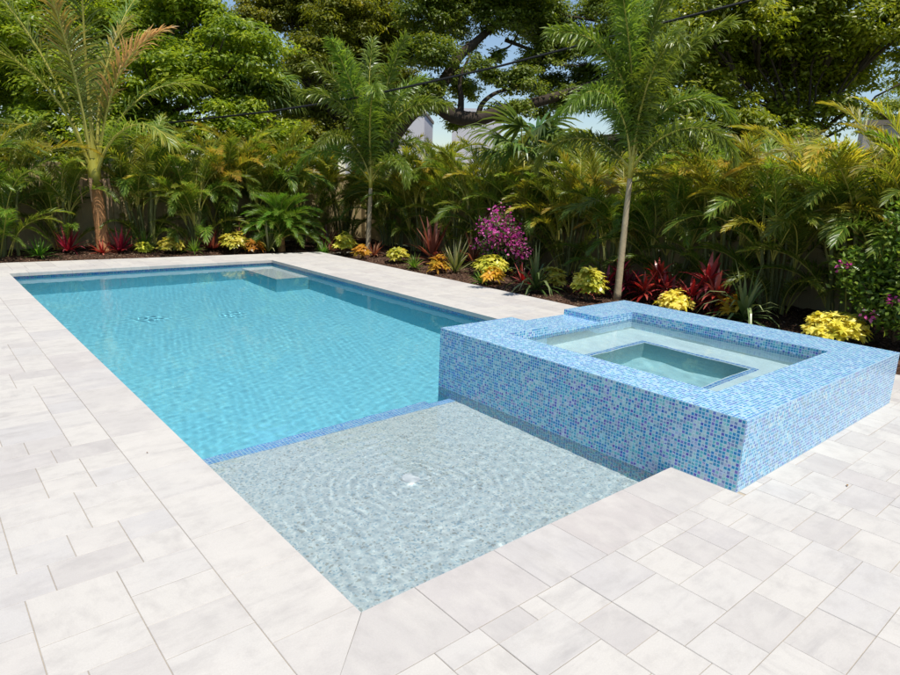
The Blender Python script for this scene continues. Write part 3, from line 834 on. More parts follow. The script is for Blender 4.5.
# ------------------------------------------------------------------ ground, bed, fence
M_SOIL = simple('dry_lawn', (.15,.16,.07), .95, .1, .35, .8)
def mulch_mat():
    m, nt, out = mat('bark_mulch'); n = N(nt)
    tc = n('TexCoord').outputs['Object']
    vo = n('TexVoronoi', {'Vector':n.vmath('MULTIPLY', tc, (1,1,.4)), 'Scale':38.0})
    r_ = n('SeparateColor', {0:vo.outputs['Color']}).outputs[0]
    c = n.ramp(r_, [(0,(.020,.011,.008)),(.4,(.050,.026,.017)),(.7,(.085,.045,.028)),(1,(.14,.085,.055))])
    p = n('BsdfPrincipled', {'Base Color':c, 'Roughness':.95, 'Specular IOR Level':.1})
    b = n('Bump', {'Height':vo.outputs['Distance'], 'Strength':.8, 'Distance':.02})
    nt.links.new(b.outputs[0], p.inputs['Normal']); nt.links.new(p.outputs[0], out.inputs[0])
    return m
M_MULCH = mulch_mat()
g = MB(); GZ = -.10
BX, BY = 9.12, 14.22
for (x0,y0,x1,y1) in ((-400,BY,400,400),(BX,-400,400,BY),(-400,-400,BX,DY0),(-400,DY0,DX0,BY)): g.quad((x0,y0,GZ),(x1,y0,GZ),(x1,y1,GZ),(x0,y1,GZ))
tag(g.build('ground', M_SOIL), kind='structure')
def bed_z(x, y):
    return -.035 + .035*np.sin(x*1.7+y*.9)*np.sin(y*1.3-x*.5) + .018*np.sin(x*5.1)*np.sin(y*4.7)
def back_edge(x): return BA[1] + (BB[1]-BA[1])*(x-BA[0])/(BB[0]-BA[0])
mb = MB()
for (xs, ys) in ((np.arange(-9.05, 9.14, .05), None), (np.arange(6.02, 9.14, .05), np.arange(-7.0, 11.21, .05))):
    if ys is None:
        X = np.repeat(xs[:,None], 62, 1); e = back_edge(xs)-.015; e = np.where(xs > 6.0, 11.195, e)
        Y = e[:,None] + (BY+.05-e)[:,None]*np.linspace(0,1,62)[None,:]
    else:
        X, Y = np.meshgrid(xs, ys, indexing='ij')
    Z = bed_z(X, Y) + rng.normal(0,.008,X.shape)
    edge = np.minimum((Y[:, :]-Y[:, :1]) if ys is None else X-6.02, .2)/.2
    Z = np.minimum(Z, 0)*1.0 - .022*(1-edge) if False else np.where(edge < 1, -.03 + (Z+.03)*edge, Z)
    I = np.arange(X.size).reshape(X.shape)
    q = np.stack([I[:-1,:-1],I[1:,:-1],I[1:,1:],I[:-1,1:]],-1).reshape(-1,4)
    mb.block(np.stack([X.ravel(),Y.ravel(),Z.ravel()],1), q, np.full(X.size,.5))
tag(mb.build('mulch_bed', M_MULCH, smooth=True), kind='structure')
# loose chips
ch = MB(); n_ = 9000
cx_ = np.where(rng.random(n_) < .5, rng.uniform(-1,9.05,n_), rng.uniform(6.05,9.05,n_)); cy_2 = np.zeros(n_)
isb = np.arange(n_) < n_//2
cx_ = np.where(isb, rng.uniform(-1,9.05,n_), 6.06+rng.random(n_)**1.6*2.9)
cy_2 = np.where(isb, back_edge(np.minimum(cx_,6.03))+.05+rng.random(n_)**1.6*2.6, rng.uniform(-.8,11.2,n_))
P = np.stack([cx_, cy_2, bed_z(cx_, cy_2)+.012+rng.random(n_)*.015], 1)
leaf_cloud(ch, P, rng.normal(0,.2,(n_,3)), .05, .016, rng, rng.random(n_), 1.0, 0, .5, .35)
M_CHIP = leaf_mat('mulch_chip', [(0,(.025,.014,.010)),(.5,(.07,.038,.024)),(.85,(.15,.09,.06)),(1,(.26,.19,.13))], .9, 0.0, spec=.1)
tag(ch.build('mulch_chips', M_CHIP), kind='stuff')

M_FENCE = simple('weathered_cream_fence', (.33,.255,.13), .75, .2, .22, 4.0, .2, 25)
M_FPOST = simple('cream_fence_post', (.37,.29,.16), .75, .2, .2, 5.0)
def fence(label, a, b, n):
    a = Vector((*a, -.06)); b = Vector((*b, -.06)); d = (b-a); L = d.length; d.normalize()
    root = tag(empty('garden_fence', tuple(a), math.atan2(d.y, d.x)), label, 'fence')
    w_ = L/n; H = 1.84
    pst = None; pan = None
    for i in range(n+1):
        if pst is None:
            m_ = MB(); m_.box(-.055,-.055,0,.055,.055,H+.05); m_.add([(-.07,-.07,H+.05),(.07,-.07,H+.05),(.07,.07,H+.05),(-.07,.07,H+.05),(0,0,H+.11)],[(0,1,4),(1,2,4),(2,3,4),(3,0,4),(3,2,1,0)])
            pst = mesh_of(m_, 'post', [M_FPOST])
        inst('post', pst, root, (i*w_,0,0))
        if i == n: break
        if pan is None:
            m_ = MB(); k = int((w_-.11)/.152); bw = (w_-.114)/k
            for j in range(k): m_.box(.057+j*bw+.0015,-.012,.10,.057+(j+1)*bw-.0015,.012,H-.09)
            m_.box(.057,-.022,.03,w_-.057,.022,.12); m_.box(.057,-.022,H-.11,w_-.057,.022,H-.02)
            pan = mesh_of(m_, 'panel', [M_FENCE])
        inst('panel', pan, root, (i*w_,0,0))
fence('cream vertical-board garden fence along the far end of the planting bed', (-4.0,14.2), (9.1,14.2), 6)
fence('cream vertical-board garden fence behind the bed beside the raised spa', (9.1,-3.6), (9.1,14.05), 8)

# ------------------------------------------------------------------ neighbouring buildings and the cable
M_WALLW = simple('white_stucco', (.50,.49,.52), .9, .2, .06, 1.5)
dw = MB(); p_ = at(470, 160, 30); dw.box(p_.x-9,p_.y-9,GZ-.05,p_.x+9,p_.y+5,GZ+.012,skip='b')  # unseen pale sheet added to bounce sun onto the building wall
tag(dw.build('wall_bounce_sheet', simple('pale_bounce_surface', (.52,.50,.47), .9, .1, .15, 1.0)), kind='structure')
M_WALLG = simple('grey_pink_stucco', (.42,.38,.37), .9, .2, .12, 1.5)
M_ROOF = simple('flat_roof_edge', (.24,.20,.17), .8, .2, .2, 3.0)
M_GLASS = simple('dark_window_glass', (.03,.04,.05), .08, .6)
def building(label, c, sx, sy, h, m, rz, step=None):
    root = tag(empty('neighbour_building', (c[0],c[1],GZ), rz), label, 'building')
    b = MB(); b.box(-sx/2,-sy/2,0,sx/2,sy/2,h,skip='b'); b.build('wall', m, root)
    r_ = MB(); r_.box(-sx/2-.06,-sy/2-.06,h+.002,sx/2+.06,sy/2+.06,h+.16); r_.build('roof', M_ROOF if step is None else m, root)
    k = max(2, int(sx/3.2))
    for i in range(k):
        x = -sx/2 + sx*(i+.5)/k
        f = MB(); f.box(x-.6,-sy/2-.05,.9,x+.6,-sy/2-.003,2.1); fo = f.build('window', M_WHITE, root)
        p = MB(); p.box(x-.53,-sy/2-.058,.97,x+.53,-sy/2-.052,2.03); p.build('pane', M_GLASS, fo)
p = at(476, 160, 36); building('tall pale grey flat-roofed building glimpsed through the oak above the hedge', p, 2.5, 7, 5.25, M_WALLW, -.75, 1)
p = at(392, 160, 37); building('lower white wing with brown roof edge behind the hedge under the oak limb', p, 4.2, 6, 5.2, M_WALLW, -.75)
p = at(893, 135, 22); building('grey pink building corner behind the hedge at the right', p, 1.9, 3, 4.1, M_WALLG, -1.2)
p = at(25, 150, 24); building('low white house roof edge behind the palms at the left', p, 6.0, 5, 2.75, M_WALLW, 0.0)
cb = MB()
cpts = [(150,125,15.4),(270,111.5,14.4),(345,100,13.8),(400,88.5,13.4),(450,77.5,13.0),(500,66,12.6),(560,50.5,12.2),(610,37,11.8),(680,18.5,11.3),(745,2,10.9),(830,-22,10.4),(960,-65,9.8)]
cb.tube([at(*q) for q in cpts], .022, 8)
M_CABLE = simple('black_cable', (.012,.012,.013), .6, .3)
tag(cb.build('overhead_cable', M_CABLE, smooth=True), 'black overhead utility cable slanting across in front of the oak', 'cable')

# ------------------------------------------------------------------ hedge of areca palms
# along the far fence, left to right
AQ = [(-.55,13.0,2.6,.20,8,.30,'areca palm cut by the photo edge at the far left of the hedge'),
 (.15,12.75,2.75,.30,8,.32,'arching areca palm with yellow canes left of the coconut palm'),
 (1.35,13.55,2.3,.10,6,.25,'small shaded areca palm against the fence just left of the coconut palm'),
 (2.95,13.45,2.55,.30,8,.32,'areca palm immediately right of the coconut palm trunk'),
 (3.85,12.95,2.55,.22,6,.14,'vase-shaped bright green areca palm rising behind the small yellow shrub'),
 (4.75,13.5,2.75,.60,8,.3,'golden-tipped areca palm behind and left of the round feathery palm'),
 (5.75,13.4,2.75,.50,8,.3,'areca palm standing directly behind the round feathery palm'),
 (6.75,13.3,2.6,.30,8,.32,'areca palm filling the hedge just left of the far slim foxtail palm'),
 (7.9,13.2,2.6,.30,8,.32,'areca palm at the inner corner of the two fences'),
 # along the right fence, far to near
 (8.35,11.9,2.6,.32,8,.32,'areca palm just right of the far slim foxtail trunk'),
 (8.3,10.6,2.75,.45,8,.32,'orange-tipped areca palm below the white building'),
 (8.4,9.4,2.45,.30,8,.32,'areca palm behind the burgundy rosette halfway along the bed'),
 (8.35,8.3,2.35,.35,8,.32,'low golden areca palm left of the bougainvillea'),
 (8.5,7.2,2.45,.15,8,.3,'dark areca palm directly behind the magenta bougainvillea'),
 (8.45,6.1,2.6,.80,8,.3,'areca palm with an upright orange-gold tuft right of the fan palm'),
 (8.4,5.0,2.3,.20,8,.3,'areca palm behind and left of the near foxtail trunk'),
 (8.45,3.95,2.35,.20,7,.3,'shaded areca palm behind the crimson cordylines'),
 (8.4,2.95,2.55,.50,8,.3,'golden areca palm between the near foxtail crown and the tall golden palm'),
 (8.25,2.05,2.75,.55,8,.26,'tallest golden areca palm arching above the strap-leaved plant by the spa'),
 (8.35,1.15,2.75,.60,8,.28,'golden areca palm behind the yellow shrub at the spa corner'),
 (8.65,.40,2.75,.70,8,.3,'orange-tinted areca palm behind the leafy purple-flowered shrub')]
for i, (x,y,H,gd,ns,spd,lab) in enumerate(AQ): areca(x+(.15 if y < 12.2 else 0), y, H, lab, gd, ns+1, i+1, spd, (5,6))

# ------------------------------------------------------------------ feature palms
foxtail(7.05,10.77,1.5,(.08,.02),.052,'slim foxtail palm with bushy crown at the far corner of the bed',18,3,.96,1.42)
foxtail(7.1,3.86,1.85,(.08,.04),.047,'foxtail palm with pale leaning trunk just behind the raised spa',17,8,.92,1.2)

CO = {k: mesh_of(frond_mesh(400+i, L, 62, .66, .028, e0, e1, pw, .22, .25, .85, 70, 22, 1, tn, .30, .034, .12, sw, ugrad=ug), 'frond', [M_COCO, M_RACH])
      for i, (k, L, e0, e1, pw, tn, sw, ug) in enumerate([('up',4.2,86,62,1.6,.36,6,.1),('slant',4.2,76,38,1.5,.36,-6,.1),('arch',3.2,74,-15,1.5,.35,10,.2),('low',2.7,60,-50,1.3,.40,-8,.3),('gold',3.0,84,50,1.5,.60,5,.4)])}
M_COCOD = leaf_mat('half_dry_coconut_leaf', [(0,(.06,.09,.02)),(.4,(.20,.16,.035)),(.6,(.44,.25,.12)),(1,(.46,.30,.17))], .55, .3, (1,.8,.5))
CO['dry'] = mesh_of(frond_mesh(431, 3.3, 60, .60, .036, 78, 12, 2.0, .25, .35, .6, 62, 20, 1, .48, .15, .034, .12, -5, ugrad=.9), 'frond', [M_COCOD, M_RACH])
coco = tag(empty('coconut_palm', (1.97,12.95,-.04)), 'young coconut palm with thick brown trunk and long yellow-green fronds', 'palm tree')
t_ = MB(); pts = []; rad = []
for k in range(23):
    t = k/22; pts.append((-.05*t, .03*t, 1.42*t)); rad.append((.130-.02*t+.05*max(0,.2-t)*2)*(1.05 if k % 2 else .98))
t_.tube(pts, rad, 16); t_.build('trunk', M_CTRUNK, coco, smooth=True)
s_ = MB(); s_.tube([(-.05,.03,1.38),(-.05,.03,1.7),(-.05,.03,2.1),(-.05,.03,2.45)], [.125,.12,.09,.05], 12); s_.build('crownshaft', M_SHAFT, coco, smooth=True)
for (k, az, z0, tilt) in [('slant',143,1.75,.0),('up',-95,1.9,.0),('dry',-42,1.7,.0),('low',160,1.65,.1),('arch',195,1.8,.0),('gold',-125,1.9,.05),('arch',70,1.8,.0),('slant',35,1.85,-.05),('arch',-10,1.7,.05),('low',-65,1.65,.05),('up',110,1.95,.06),('gold',20,1.9,0)]:
    a = math.radians(az); inst('frond', CO[k], coco, (-.05+.09*math.cos(a), .03+.09*math.sin(a), z0), (0, tilt, a), 1.0)
d_ = MB()
for (az, L_) in ((-30,.55),(-60,.8),(150,.5),(-120,.45)):
    a = math.radians(az); c_, q_ = math.cos(a), math.sin(a)
    d_.tube([(-.05+.15*c_,.03+.15*q_,1.45),(-.05+.24*c_,.03+.24*q_,1.5),(-.05+.29*c_,.03+.29*q_,1.5-L_*.5),(-.05+.27*c_,.03+.27*q_,1.5-L_)], [.03,.035,.022,.008], 6)
d_.build('dry_sheath', simple('dry_husk', (.30,.19,.11), .9, .1, .4, 12.0), coco)

def fan_palm(name, x, y, z, h, r0, label, plan, dead=0, sc=1.0, seed=0, mats=None):
    rr = random.Random(seed); root = tag(empty(name, (x,y,z)), label, 'palm tree')
    t_ = MB(); t_.tube([(0,0,0),(0.02,0,h*.5),(0,0,h)], [r0*1.2,r0,r0*.9], 10); t_.build('trunk', M_GTRUNK, root, smooth=True)
    for k, az, s_ in plan: inst('fan_leaf', FANS[k], root, (.04*math.cos(math.radians(az)),.04*math.sin(math.radians(az)),h-.02), (rr.uniform(-.2,.2),0,math.radians(az)), s_*sc)
    for i in range(dead): inst('dead_leaf', DEADF[i % 3], root, (0,0,h-.15), (0,0,i*2.399), sc*rr.uniform(.8,1.1))
fan_palm('fan_palm', 8.55,7.35,-.04,1.95,.07,'green fan palm with pleated round leaves rising above the hedge centre',
    [(1,150,1.0),(0,175,1.1),(0,-60,1.15),(1,-85,.95),(2,-110,.9),(2,-150,.9),(1,60,.9),(0,20,1.0),(2,120,.85)], 2, 1.12, 4)
cbp = at(258, 106, 19.2)
fan_palm('cabbage_palm', cbp.x, cbp.y, GZ, cbp.z-GZ, .16, 'cabbage palm with a skirt of dead brown fronds beyond the far fence',
    [(0,0,1.3),(0,120,1.3),(0,240,1.3)]+[(1,a,1.3) for a in range(20,380,60)]+[(2,a,1.3) for a in range(0,360,51)]+[(3,a,1.2) for a in range(30,390,60)], 16, .9, 9)

# round feathery date palm
RB = [mesh_of(frond_mesh(500+i, 1.08, 78, .22, .010, e0, e1, 1.2, .1, .45, .18, 58, 25, 1, .45, .25, .008, sway=sw), 'frond', [M_ROB, M_RACH]) for i, (e0, e1, sw) in enumerate([(86,10,10),(74,-25,-10),(56,-45,8),(34,-50,-6)])]
rob = tag(empty('pygmy_date_palm', (5.42,11.88,-.04)), 'low round feathery bright green date palm at the far right corner of the pool', 'palm')
t_ = MB(); t_.tube([(0,0,0),(0,0,.34)], [.09,.07], 9); t_.build('trunk', M_CTRUNK, rob)
rr = random.Random(77)
for i in range(84):
    lv = i/83; k = 0 if lv > .75 else 1 if lv > .42 else 2 if lv > .16 else 3
    inst('frond', RB[k], rob, (0,0,.26+.2*lv), (rr.uniform(-.15,.15), rr.uniform(-.1,.1), i*2.399), rr.uniform(.9,1.15))

# ------------------------------------------------------------------ bed plants
def ros(name, x, y, label, cat, m, n, L, w, group=None, sc=1.0, z=-.03, **kw):
    o = rosette(n, L, w, **kw).build(name, m); o.location = (x,y,z); o.scale = (sc,)*3
    return tag(o, label, cat, group)
# crimson bromeliads and cordylines
ros('bromeliad', 1.34,13.15,'crimson bromeliad rosette left of the coconut palm foot','bromeliad',M_RED,30,.52,.055,seed=1,el=(12,80),droop=.45,tint=.62)
ros('bromeliad', 2.22,12.72,'crimson bromeliad rosette right at the coconut palm foot','bromeliad',M_RED,32,.55,.055,seed=2,el=(12,82),droop=.45,tint=.66)
ros('bromeliad', 4.05,12.5,'dark burgundy bromeliad rosette behind the far yellow-green shrub','bromeliad',M_BURG,30,.58,.07,seed=3,el=(15,80),droop=.5,tint=.5)
ros('bromeliad', 4.62,12.35,'bronze bromeliad rosette left of the round feathery palm','bromeliad',M_BURG,26,.55,.06,seed=13,el=(20,80),droop=.5,tint=.7)
ros('bromeliad', 6.55,11.75,'bronze red bromeliad rosette right of the round feathery palm','bromeliad',M_BURG,26,.62,.06,seed=4,el=(15,82),droop=.5,tint=.55)
ros('bromeliad', 7.2,8.55,'large bronze-burgundy bromeliad rosette halfway along the bed','bromeliad',M_BURG,38,.78,.09,seed=5,el=(12,80),droop=.45,tint=.6,tall=.22)
ros('bromeliad', 7.75,7.9,'bronze bromeliad rosette behind the pale strap-leaved plant','bromeliad',M_BURG,28,.62,.07,seed=15,el=(20,80),droop=.5,tint=.7,tall=.2)
for i, (x,y,lab,s_) in enumerate([(7.55,4.15,'dark crimson cordyline left of the near foxtail trunk',.9),(7.5,3.42,'bright crimson cordyline right of the near foxtail trunk',1.0),(7.5,2.65,'widest crimson cordyline between the foxtail trunk and the strap-leaved plant',1.12)]):
    root = tag(empty('cordyline', (x,y,-.03)), lab, 'cordyline')
    for j, (dx,dy,hz,k) in enumerate([(0,0,.52,1.0),(.22,.12,.34,.9),(-.2,.1,.30,.9),(.05,-.22,.26,.9),(-.12,-.2,.42,.85)]):
        st = MB(); st.tube([(dx*.5,dy*.5,0),(dx,dy,hz)], [.016,.012], 6); st.build('stem', M_TWIG, root)
        o = rosette(30, .44, .07, el=(-25,66), droop=.6, tint=.50+.10*i, tip=.08, seed=40+i*7+j, z0=hz-.12, tall=.14, prof=(.35,.9,1,.6,.05)).build('foliage', M_RED, root)
        o.location = (dx,dy,0); o.scale = (k*s_*.82,)*3
for i, (x,y,s_,m_,lab) in enumerate([(1.85,12.55,.6,M_RED,'small crimson bromeliad at the bed edge before the coconut palm'),(3.45,12.6,.7,M_BURG,'small bronze bromeliad between the two far lime-yellow shrubs'),(4.9,12.3,.75,M_BURG,'small burgundy bromeliad behind the pale strap plant by the pool end'),(6.35,11.35,.7,M_BURG,'small burgundy bromeliad at the far bed corner beside the green tuft'),
  (6.85,10.2,.7,M_BURG,'small burgundy bromeliad at the foot of the far foxtail palm'),(6.75,7.75,.65,M_BURG,'small low burgundy bromeliad beside the large bronze rosette'),(7.0,5.75,.7,M_RED,'small crimson bromeliad below the bougainvillea'),(7.1,4.45,.8,M_RED,'small crimson bromeliad beside the near foxtail foot')]):
    ros('bromeliad', x, y, lab, 'bromeliad', m_, 26, .55, .06, seed=140+i, el=(5,75), droop=.5, tint=.55, sc=s_)
# lime-yellow shrubs
for i, (x,y,w_,h_,n_l,lab) in enumerate([(2.6,12.42,.50,.42,46,'small lime-yellow shrub just right of the coconut palm'),
  (3.17,12.45,.62,.50,60,'lime-yellow shrub in front of the vase-shaped areca'),
  (4.35,11.95,.85,.60,90,'yellow-green shrub left of the pale strap plant behind the pool'),
  (6.42,10.75,.72,.58,80,'yellow-green shrub left of the far foxtail trunk'),
  (6.68,9.05,.78,.62,80,'lime-yellow shrub right of the far foxtail trunk'),
  (6.95,6.5,.80,.66,95,'lime-yellow shrub in front of the bougainvillea'),
  (6.98,5.05,.55,.50,50,'small yellow shrub behind the dark strap-leaved clump'),
  (6.62,4.05,.70,.62,90,'lime-yellow shrub left of the near foxtail trunk'),
  (7.05,2.85,.80,.62,120,'bright yellow shrub behind the middle of the spa'),
  (7.0,.76,.80,.60,120,'bright yellow shrub behind the right corner of the spa')]):
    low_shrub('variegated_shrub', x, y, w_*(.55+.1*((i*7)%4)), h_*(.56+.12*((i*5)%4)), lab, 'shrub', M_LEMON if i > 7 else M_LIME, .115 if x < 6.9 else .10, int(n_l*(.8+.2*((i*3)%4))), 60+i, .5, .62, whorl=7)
for i, (x,y,lab) in enumerate([(4.62,11.55,'small orange croton left of the pale strap plant'),(6.36,9.95,'small orange croton beside the far foxtail trunk'),(6.5,7.45,'small orange croton in front of the bronze rosette'),(6.42,5.95,'small orange croton below the lime shrub by the bougainvillea'),(7.35,2.2,'small orange croton behind the spa near the strap-leaved plant')]):
    low_shrub('croton', x, y, .40, .34, lab, 'croton', M_ORANGE, .13, 30, 80+i, .38, .5)
# strap-leaved clumps
ros('agapanthus', 5.03,11.72,'pale green strap-leaved clump behind the far pool edge','plant',M_STRAP,34,.95,.045,seed=21,sc=.8,el=(15,82),droop=.40,tint=.55,tip=.3)
ros('agapanthus', 6.72,7.25,'pale striped strap-leaved clump right of the bronze rosette','plant',M_STRAP,32,.78,.070,seed=22,sc=.8,el=(25,84),droop=.25,tint=.6,tip=.25,tall=.1)
ros('agapanthus', 6.55,5.05,'dark green strap-leaved clump at the bed edge left of the spa','plant',M_DKSTRAP,46,.85,.065,seed=23,sc=.85,el=(5,84),droop=1.7,tint=.5,tip=.3,tall=.1)
ros('agapanthus', 7.3,1.98,'dark green strap-leaved clump behind the spa','plant',M_DKSTRAP,50,.80,.065,seed=24,sc=.9,el=(5,84),droop=1.8,tint=.55,tip=.35,tall=.12)
for i, (x,y,s_,lab) in enumerate([(6.12,11.2,.8,'small bright green tuft behind the far right pool corner'),(6.42,8.15,.9,'small green tuft in front of the bronze rosette halfway along the bed'),(6.3,6.05,.85,'small green tuft at the deck edge before the bougainvillea'),(3.56,12.2,.95,'small green fern tuft in front of the vase-shaped areca'),(.75,12.45,1.2,'small green fern at the bed edge left of the crimson rosettes'),(2.75,12.95,1.4,'taller green tuft behind the small lime shrub by the coconut palm')]):
    ros('fern', x, y, lab, 'fern', M_GRASSY, 46, .34, .028, seed=90+i, el=(5,80), droop=.5, tint=.5, sc=s_)
# a few blown leaves on the paving
for i, (x,y,lab) in enumerate([(-.22,2.02,'tiny dry leaf on the left coping near the shelf edge'),(-1.05,2.75,'curled brown leaf on the left pavers beside the pool'),(3.3,-1.0,'small dry leaf on the pavers in front of the spa'),(5.55,8.3,'dry leaf on the paving strip along the bed'),(2.9,-.75,'small tan leaf on the pavers beside the spa corner'),(-.9,5.4,'small leaf on the left paving halfway along the pool')]):
    m_ = MB(); r = np.random.default_rng(170+i)
    leaf_cloud(m_, np.array([[0,0,.004]]), np.array([[0,0,1.0]]), .026, .011, r, np.array([.4+.1*(i%3)]), 3.0, 0, .25, .1)
    o = m_.build('fallen_leaf', M_BROWN); o.location = (x,y,.003); o.rotation_euler = (0,0,i*1.3); tag(o, lab, 'leaf', 'leaves blown onto the paving')
# bougainvillea
bg_ = tag(empty('bougainvillea', (7.35,6.62,-.03)), 'bougainvillea bush with magenta blossoms against the dark hedge', 'flowering shrub')
r = np.random.default_rng(31); lf = MB(); bl = MB(); st = MB(); rr = random.Random(31)
for i in range(34):
    az = rr.uniform(0,2*PI); el = rr.uniform(.45,1.5); L_ = rr.uniform(.62,1.15)
    e = Vector((math.cos(az)*math.cos(el)*.58, math.sin(az)*math.cos(el)*.58, .15+math.sin(el)*.95))*L_
    p = limb_path((0,0,.1), e, rr, .12, 6); st.tube(p, [.016,.013,.010,.008,.006,.005,.003], 5)
    for q in p[2:]:
        n_ = 16; P = np.array(q)+r.normal(0,.09,(n_,3)); leaf_cloud(lf, P, nrm(r.normal(0,1,(n_,3))), .085, .05, r, .45+r.normal(0,.25,n_), .5)
    if e.z > .5 and rr.random() < .5:
        for q in p[4:]:
            n_ = 34; P = np.array(q)+r.normal(0,.085,(n_,3)); leaf_cloud(bl, P, nrm(r.normal(0,1,(n_,3))), .06, .05, r, .5+r.normal(0,.25,n_), .4)
st.build('stem', M_TWIG, bg_); lf.build('foliage', M_BOUGL, bg_); bl.build('blossoms', M_BRACT, bg_)
# leafy shrub at the right
rs = tag(empty('leafy_shrub', (7.36,.26,-.03)), 'tall leafy green shrub with a few purple flowers at the right edge', 'flowering shrub')
r = np.random.default_rng(37); lf = MB(); st = MB(); bl = MB(); rr = random.Random(37)
for i in range(64):
    az = rr.uniform(0,2*PI); el = rr.uniform(.25,1.5); L_ = rr.uniform(.75,1.55)
    e = Vector((math.cos(az)*math.cos(el)*.46, math.sin(az)*math.cos(el)*.46, .2+math.sin(el)*.85))*L_
    p = limb_path((0,0,.1), e, rr, .15, 7); st.tube(p, [.018,.014,.011,.009,.007,.006,.004,.003], 5)
    for q in p[3:]:
        n_ = 26; P = np.array(q)+r.normal(0,.075,(n_,3)); leaf_cloud(lf, P, nrm(r.normal(0,1,(n_,3))), .085, .048, r, .55+r.normal(0,.22,n_), .9)
    if i in (4,): 
        n_ = 26; P = np.array(p[-1])+r.normal(0,.03,(n_,3)); leaf_cloud(bl, P, nrm(r.normal(0,1,(n_,3))), .06, .05, r, .5+r.normal(0,.25,n_), .4)
for q in ((-.40,-.02,.62),(-.42,.16,.42)):
    n_ = 14; P = np.array(q)+r.normal(0,.03,(n_,3)); leaf_cloud(bl, P, nrm(r.normal(0,1,(n_,3))), .06, .05, r, .45+r.normal(0,.25,n_), .4)
st.build('stem', M_TWIG, rs); lf.build('foliage', M_SHRUB, rs); bl.build('blossoms', M_BRACT, rs)

# ------------------------------------------------------------------ trees beyond the fences
def blobs_px(L, d, jit, seed):
    rr = random.Random(seed); o = []
    for x, y, R in L:
        dd = d + rr.uniform(-jit, jit); o.append((tuple(at(x, y, dd)), R*dd/635.9))
    return o
def foot(px, d):
    p = at(px, 200, d); return (p.x, p.y, GZ)
T1 = blobs_px([(5,45,62),(5,120,50),(75,35,60),(75,105,55),(140,50,62),(140,118,48),(195,35,55),(205,92,48),(240,60,45),(232,128,34),(252,95,30),(60,-25,45),(150,-22,45),(105,160,45),(15,0,45),(110,5,45),(190,2,40),(215,60,40),(0,85,45),(170,80,45),(180,150,40),(30,150,42),(235,150,34),(280,150,30)], 18, 1.6, 1)
broad_tree('broadleaf_tree', foot(135,18.5), at(135,160,18.5), T1, 'dense bright broadleaf tree filling the upper left behind the palms', M_TREE1, .15, 1.5, 11, .20, fill=1.6, group='trees beyond the fences', tint=.52)
T2 = blobs_px([(297,18,34),(282,108,30),(318,62,34),(345,28,38),(352,85,40),(385,45,36),(388,92,32),(368,128,32),(318,122,34),(345,-10,30),(395,-12,20),(300,150,34),(312,5,28),(372,8,30),(330,45,34),(368,62,34),(300,75,26),(284,18,28),(262,22,26)], 22, 1.6, 2)
broad_tree('broadleaf_tree', foot(335,22), at(335,150,22), T2, 'yellow-green fine-leaved tree behind the far foxtail palm', M_TREE2, .13, 1.5, 12, .18, fill=2.2, group='trees beyond the fences', tint=.52)
OD = 20.0
T3 = blobs_px([(428,20,34),(462,8,34),(500,22,26),(535,20,34),(548,58,26),(436,58,24),(428,92,16),(462,94,17),(492,82,14),(522,86,22),(552,92,20),(500,58,9),(590,84,22),(606,48,24),(600,14,24),(640,22,40),(645,70,36),(540,116,10),(455,128,9),(470,50,8),(415,60,22),(480,68,12),(560,40,24),(575,105,20),(625,100,28),(520,112,12),(540,30,26),(455,80,14),(445,30,26),(530,68,16),(570,45,22),(440,108,13),(470,124,11),(500,117,13),(560,104,16),(588,95,18),(415,112,11),(400,112,14),(520,-12,34),(440,-12,30),(610,-12,34),(690,0,44)], OD, 1.5, 3)
A = lambda x, y, dd=0: at(x, y, OD+dd)
ox = [([foot(372,OD), A(378,165), A(392,135), A(412,110,-.4), A(432,102,-.6), A(452,115,-.7), A(478,119,-.8), A(505,110,-.8), A(545,100,-.6), A(600,82,-.3), A(650,55)], .36, .10),
      ([A(432,102,-.6), A(444,82,-.5), A(458,58,-.5), A(478,40,-.4), A(500,20), A(520,-10)], .22, .05),
      ([A(460,117,-.7), A(461,98,-.7), A(460,80,-.8), A(470,55,-.8)], .12, .03),
      ([A(478,119,-.8), A(482,104,-.9), A(498,92,-.9), A(530,84,-.8)], .10, .03),
      ([A(505,40,.3), A(535,52,.2), A(548,62), A(570,66), A(588,64)], .06, .02),
      ([A(552,10), A(566,16), A(580,18), A(600,22)], .05, .03),
      ([A(488,62), A(497,52), A(510,46), A(520,30)], .05, .02)]
broad_tree('oak_tree', foot(372,OD), A(395,128), [], 'spreading oak with a thick dark arching limb against the sky', M_OAK, .12, 2.2, 13, .30, extra=ox, group='trees beyond the fences')
oak = [o for o in COL.objects if o.name.startswith('oak_tree')][0]
for o in list(oak.children):
    if o.name.startswith('crown'): bpy.data.objects.remove(o)
b0 = np.array(foot(372,OD))
crown('crown', M_OAK, [(np.array(c)-b0, R) for c, R in T3], oak, .12, 1.25, 14, tint=.48, sub=.34, fill=2.5)
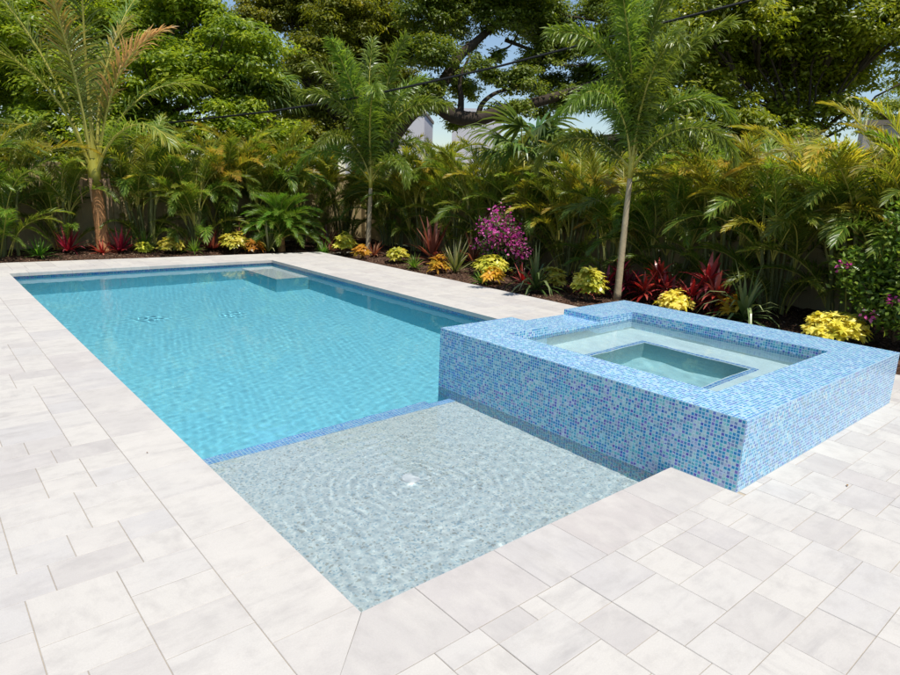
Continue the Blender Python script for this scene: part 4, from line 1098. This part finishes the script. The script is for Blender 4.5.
T4 = blobs_px([(690,45,44),(738,22,44),(785,42,46),(832,22,48),(885,38,44),(700,95,38),(752,88,46),(806,96,42),(846,84,26),(735,130,32),(785,128,28),(672,122,34),(740,-12,36),(820,-12,36),(900,-10,40),(645,92,30),(950,60,50),(690,150,26),(735,155,28),(785,150,26),(835,120,24),(770,60,46),(715,65,40),(835,60,40),(620,158,24),(585,152,22),(655,162,24),(550,148,20),(700,165,24)], 14.5, 1.1, 4)
broad_tree('broadleaf_tree', foot(790,14.8), at(800,165,14.8), T4, 'dense dark glossy tree leaning over the hedge at the upper right', M_TREE3, .135, 1.4, 15, .20, limb=.10, fill=1.8, group='trees beyond the fences', tint=.60, sub=.36)
T5 = blobs_px([(880,122,22),(910,112,30),(930,90,34)], 24, .8, 5)
broad_tree('broadleaf_tree', foot(925,24), at(920,130,24), T5, 'small paler tree beside the grey building at the far right', M_TREE2, .12, 1.4, 16, .14, group='trees beyond the fences', tint=.6)

for i, (x,y,R_,lab) in enumerate([(10.5,.6,1.0,'leafy shrub glimpsed beyond the fence behind the spa corner'),(10.6,3.0,1.05,'leafy shrub glimpsed beyond the fence right of the near foxtail trunk'),(10.6,5.0,1.0,'leafy shrub glimpsed beyond the fence left of the near foxtail trunk'),(10.7,7.2,1.0,'leafy shrub glimpsed beyond the fence behind the bougainvillea'),(10.8,9.8,1.0,'leafy shrub glimpsed beyond the fence below the white building'),
   (.4,15.6,1.0,'leafy shrub glimpsed beyond the fence left of the coconut palm'),(3.2,15.7,1.1,'leafy shrub glimpsed beyond the fence right of the coconut palm'),(6.0,15.7,1.0,'leafy shrub glimpsed beyond the fence behind the feathery palm')]):
    bl_ = [((x-.3,y-.5,1.55),R_),((x+.2,y+.5,1.75),R_*.95),((x,y,.9),R_)]
    broad_tree('background_shrub', (x,y,GZ), (x,y,.7), bl_, lab, M_TREE3, .11, 1.2, 200+i, .06, group='shrubs beyond the fences', cat='shrub', fill=1.3, sub=.3)
# ------------------------------------------------------------------ light through the water: the sun's refracted light reaches what lies below
for o in (water, swater): o.cycles.is_caustics_caster = True
for o in COL.objects:
    if o.type == 'MESH' and o.name.split('.')[0] in ('basin','sun_shelf','shelf_edge_tile','swimout_bench','seat_bench','footwell','bench_edge_tile','bubbler','tiled_wall','waterline_tile'):
        o.cycles.is_caustics_receiver = True
ld.cycles.is_caustics_light = True
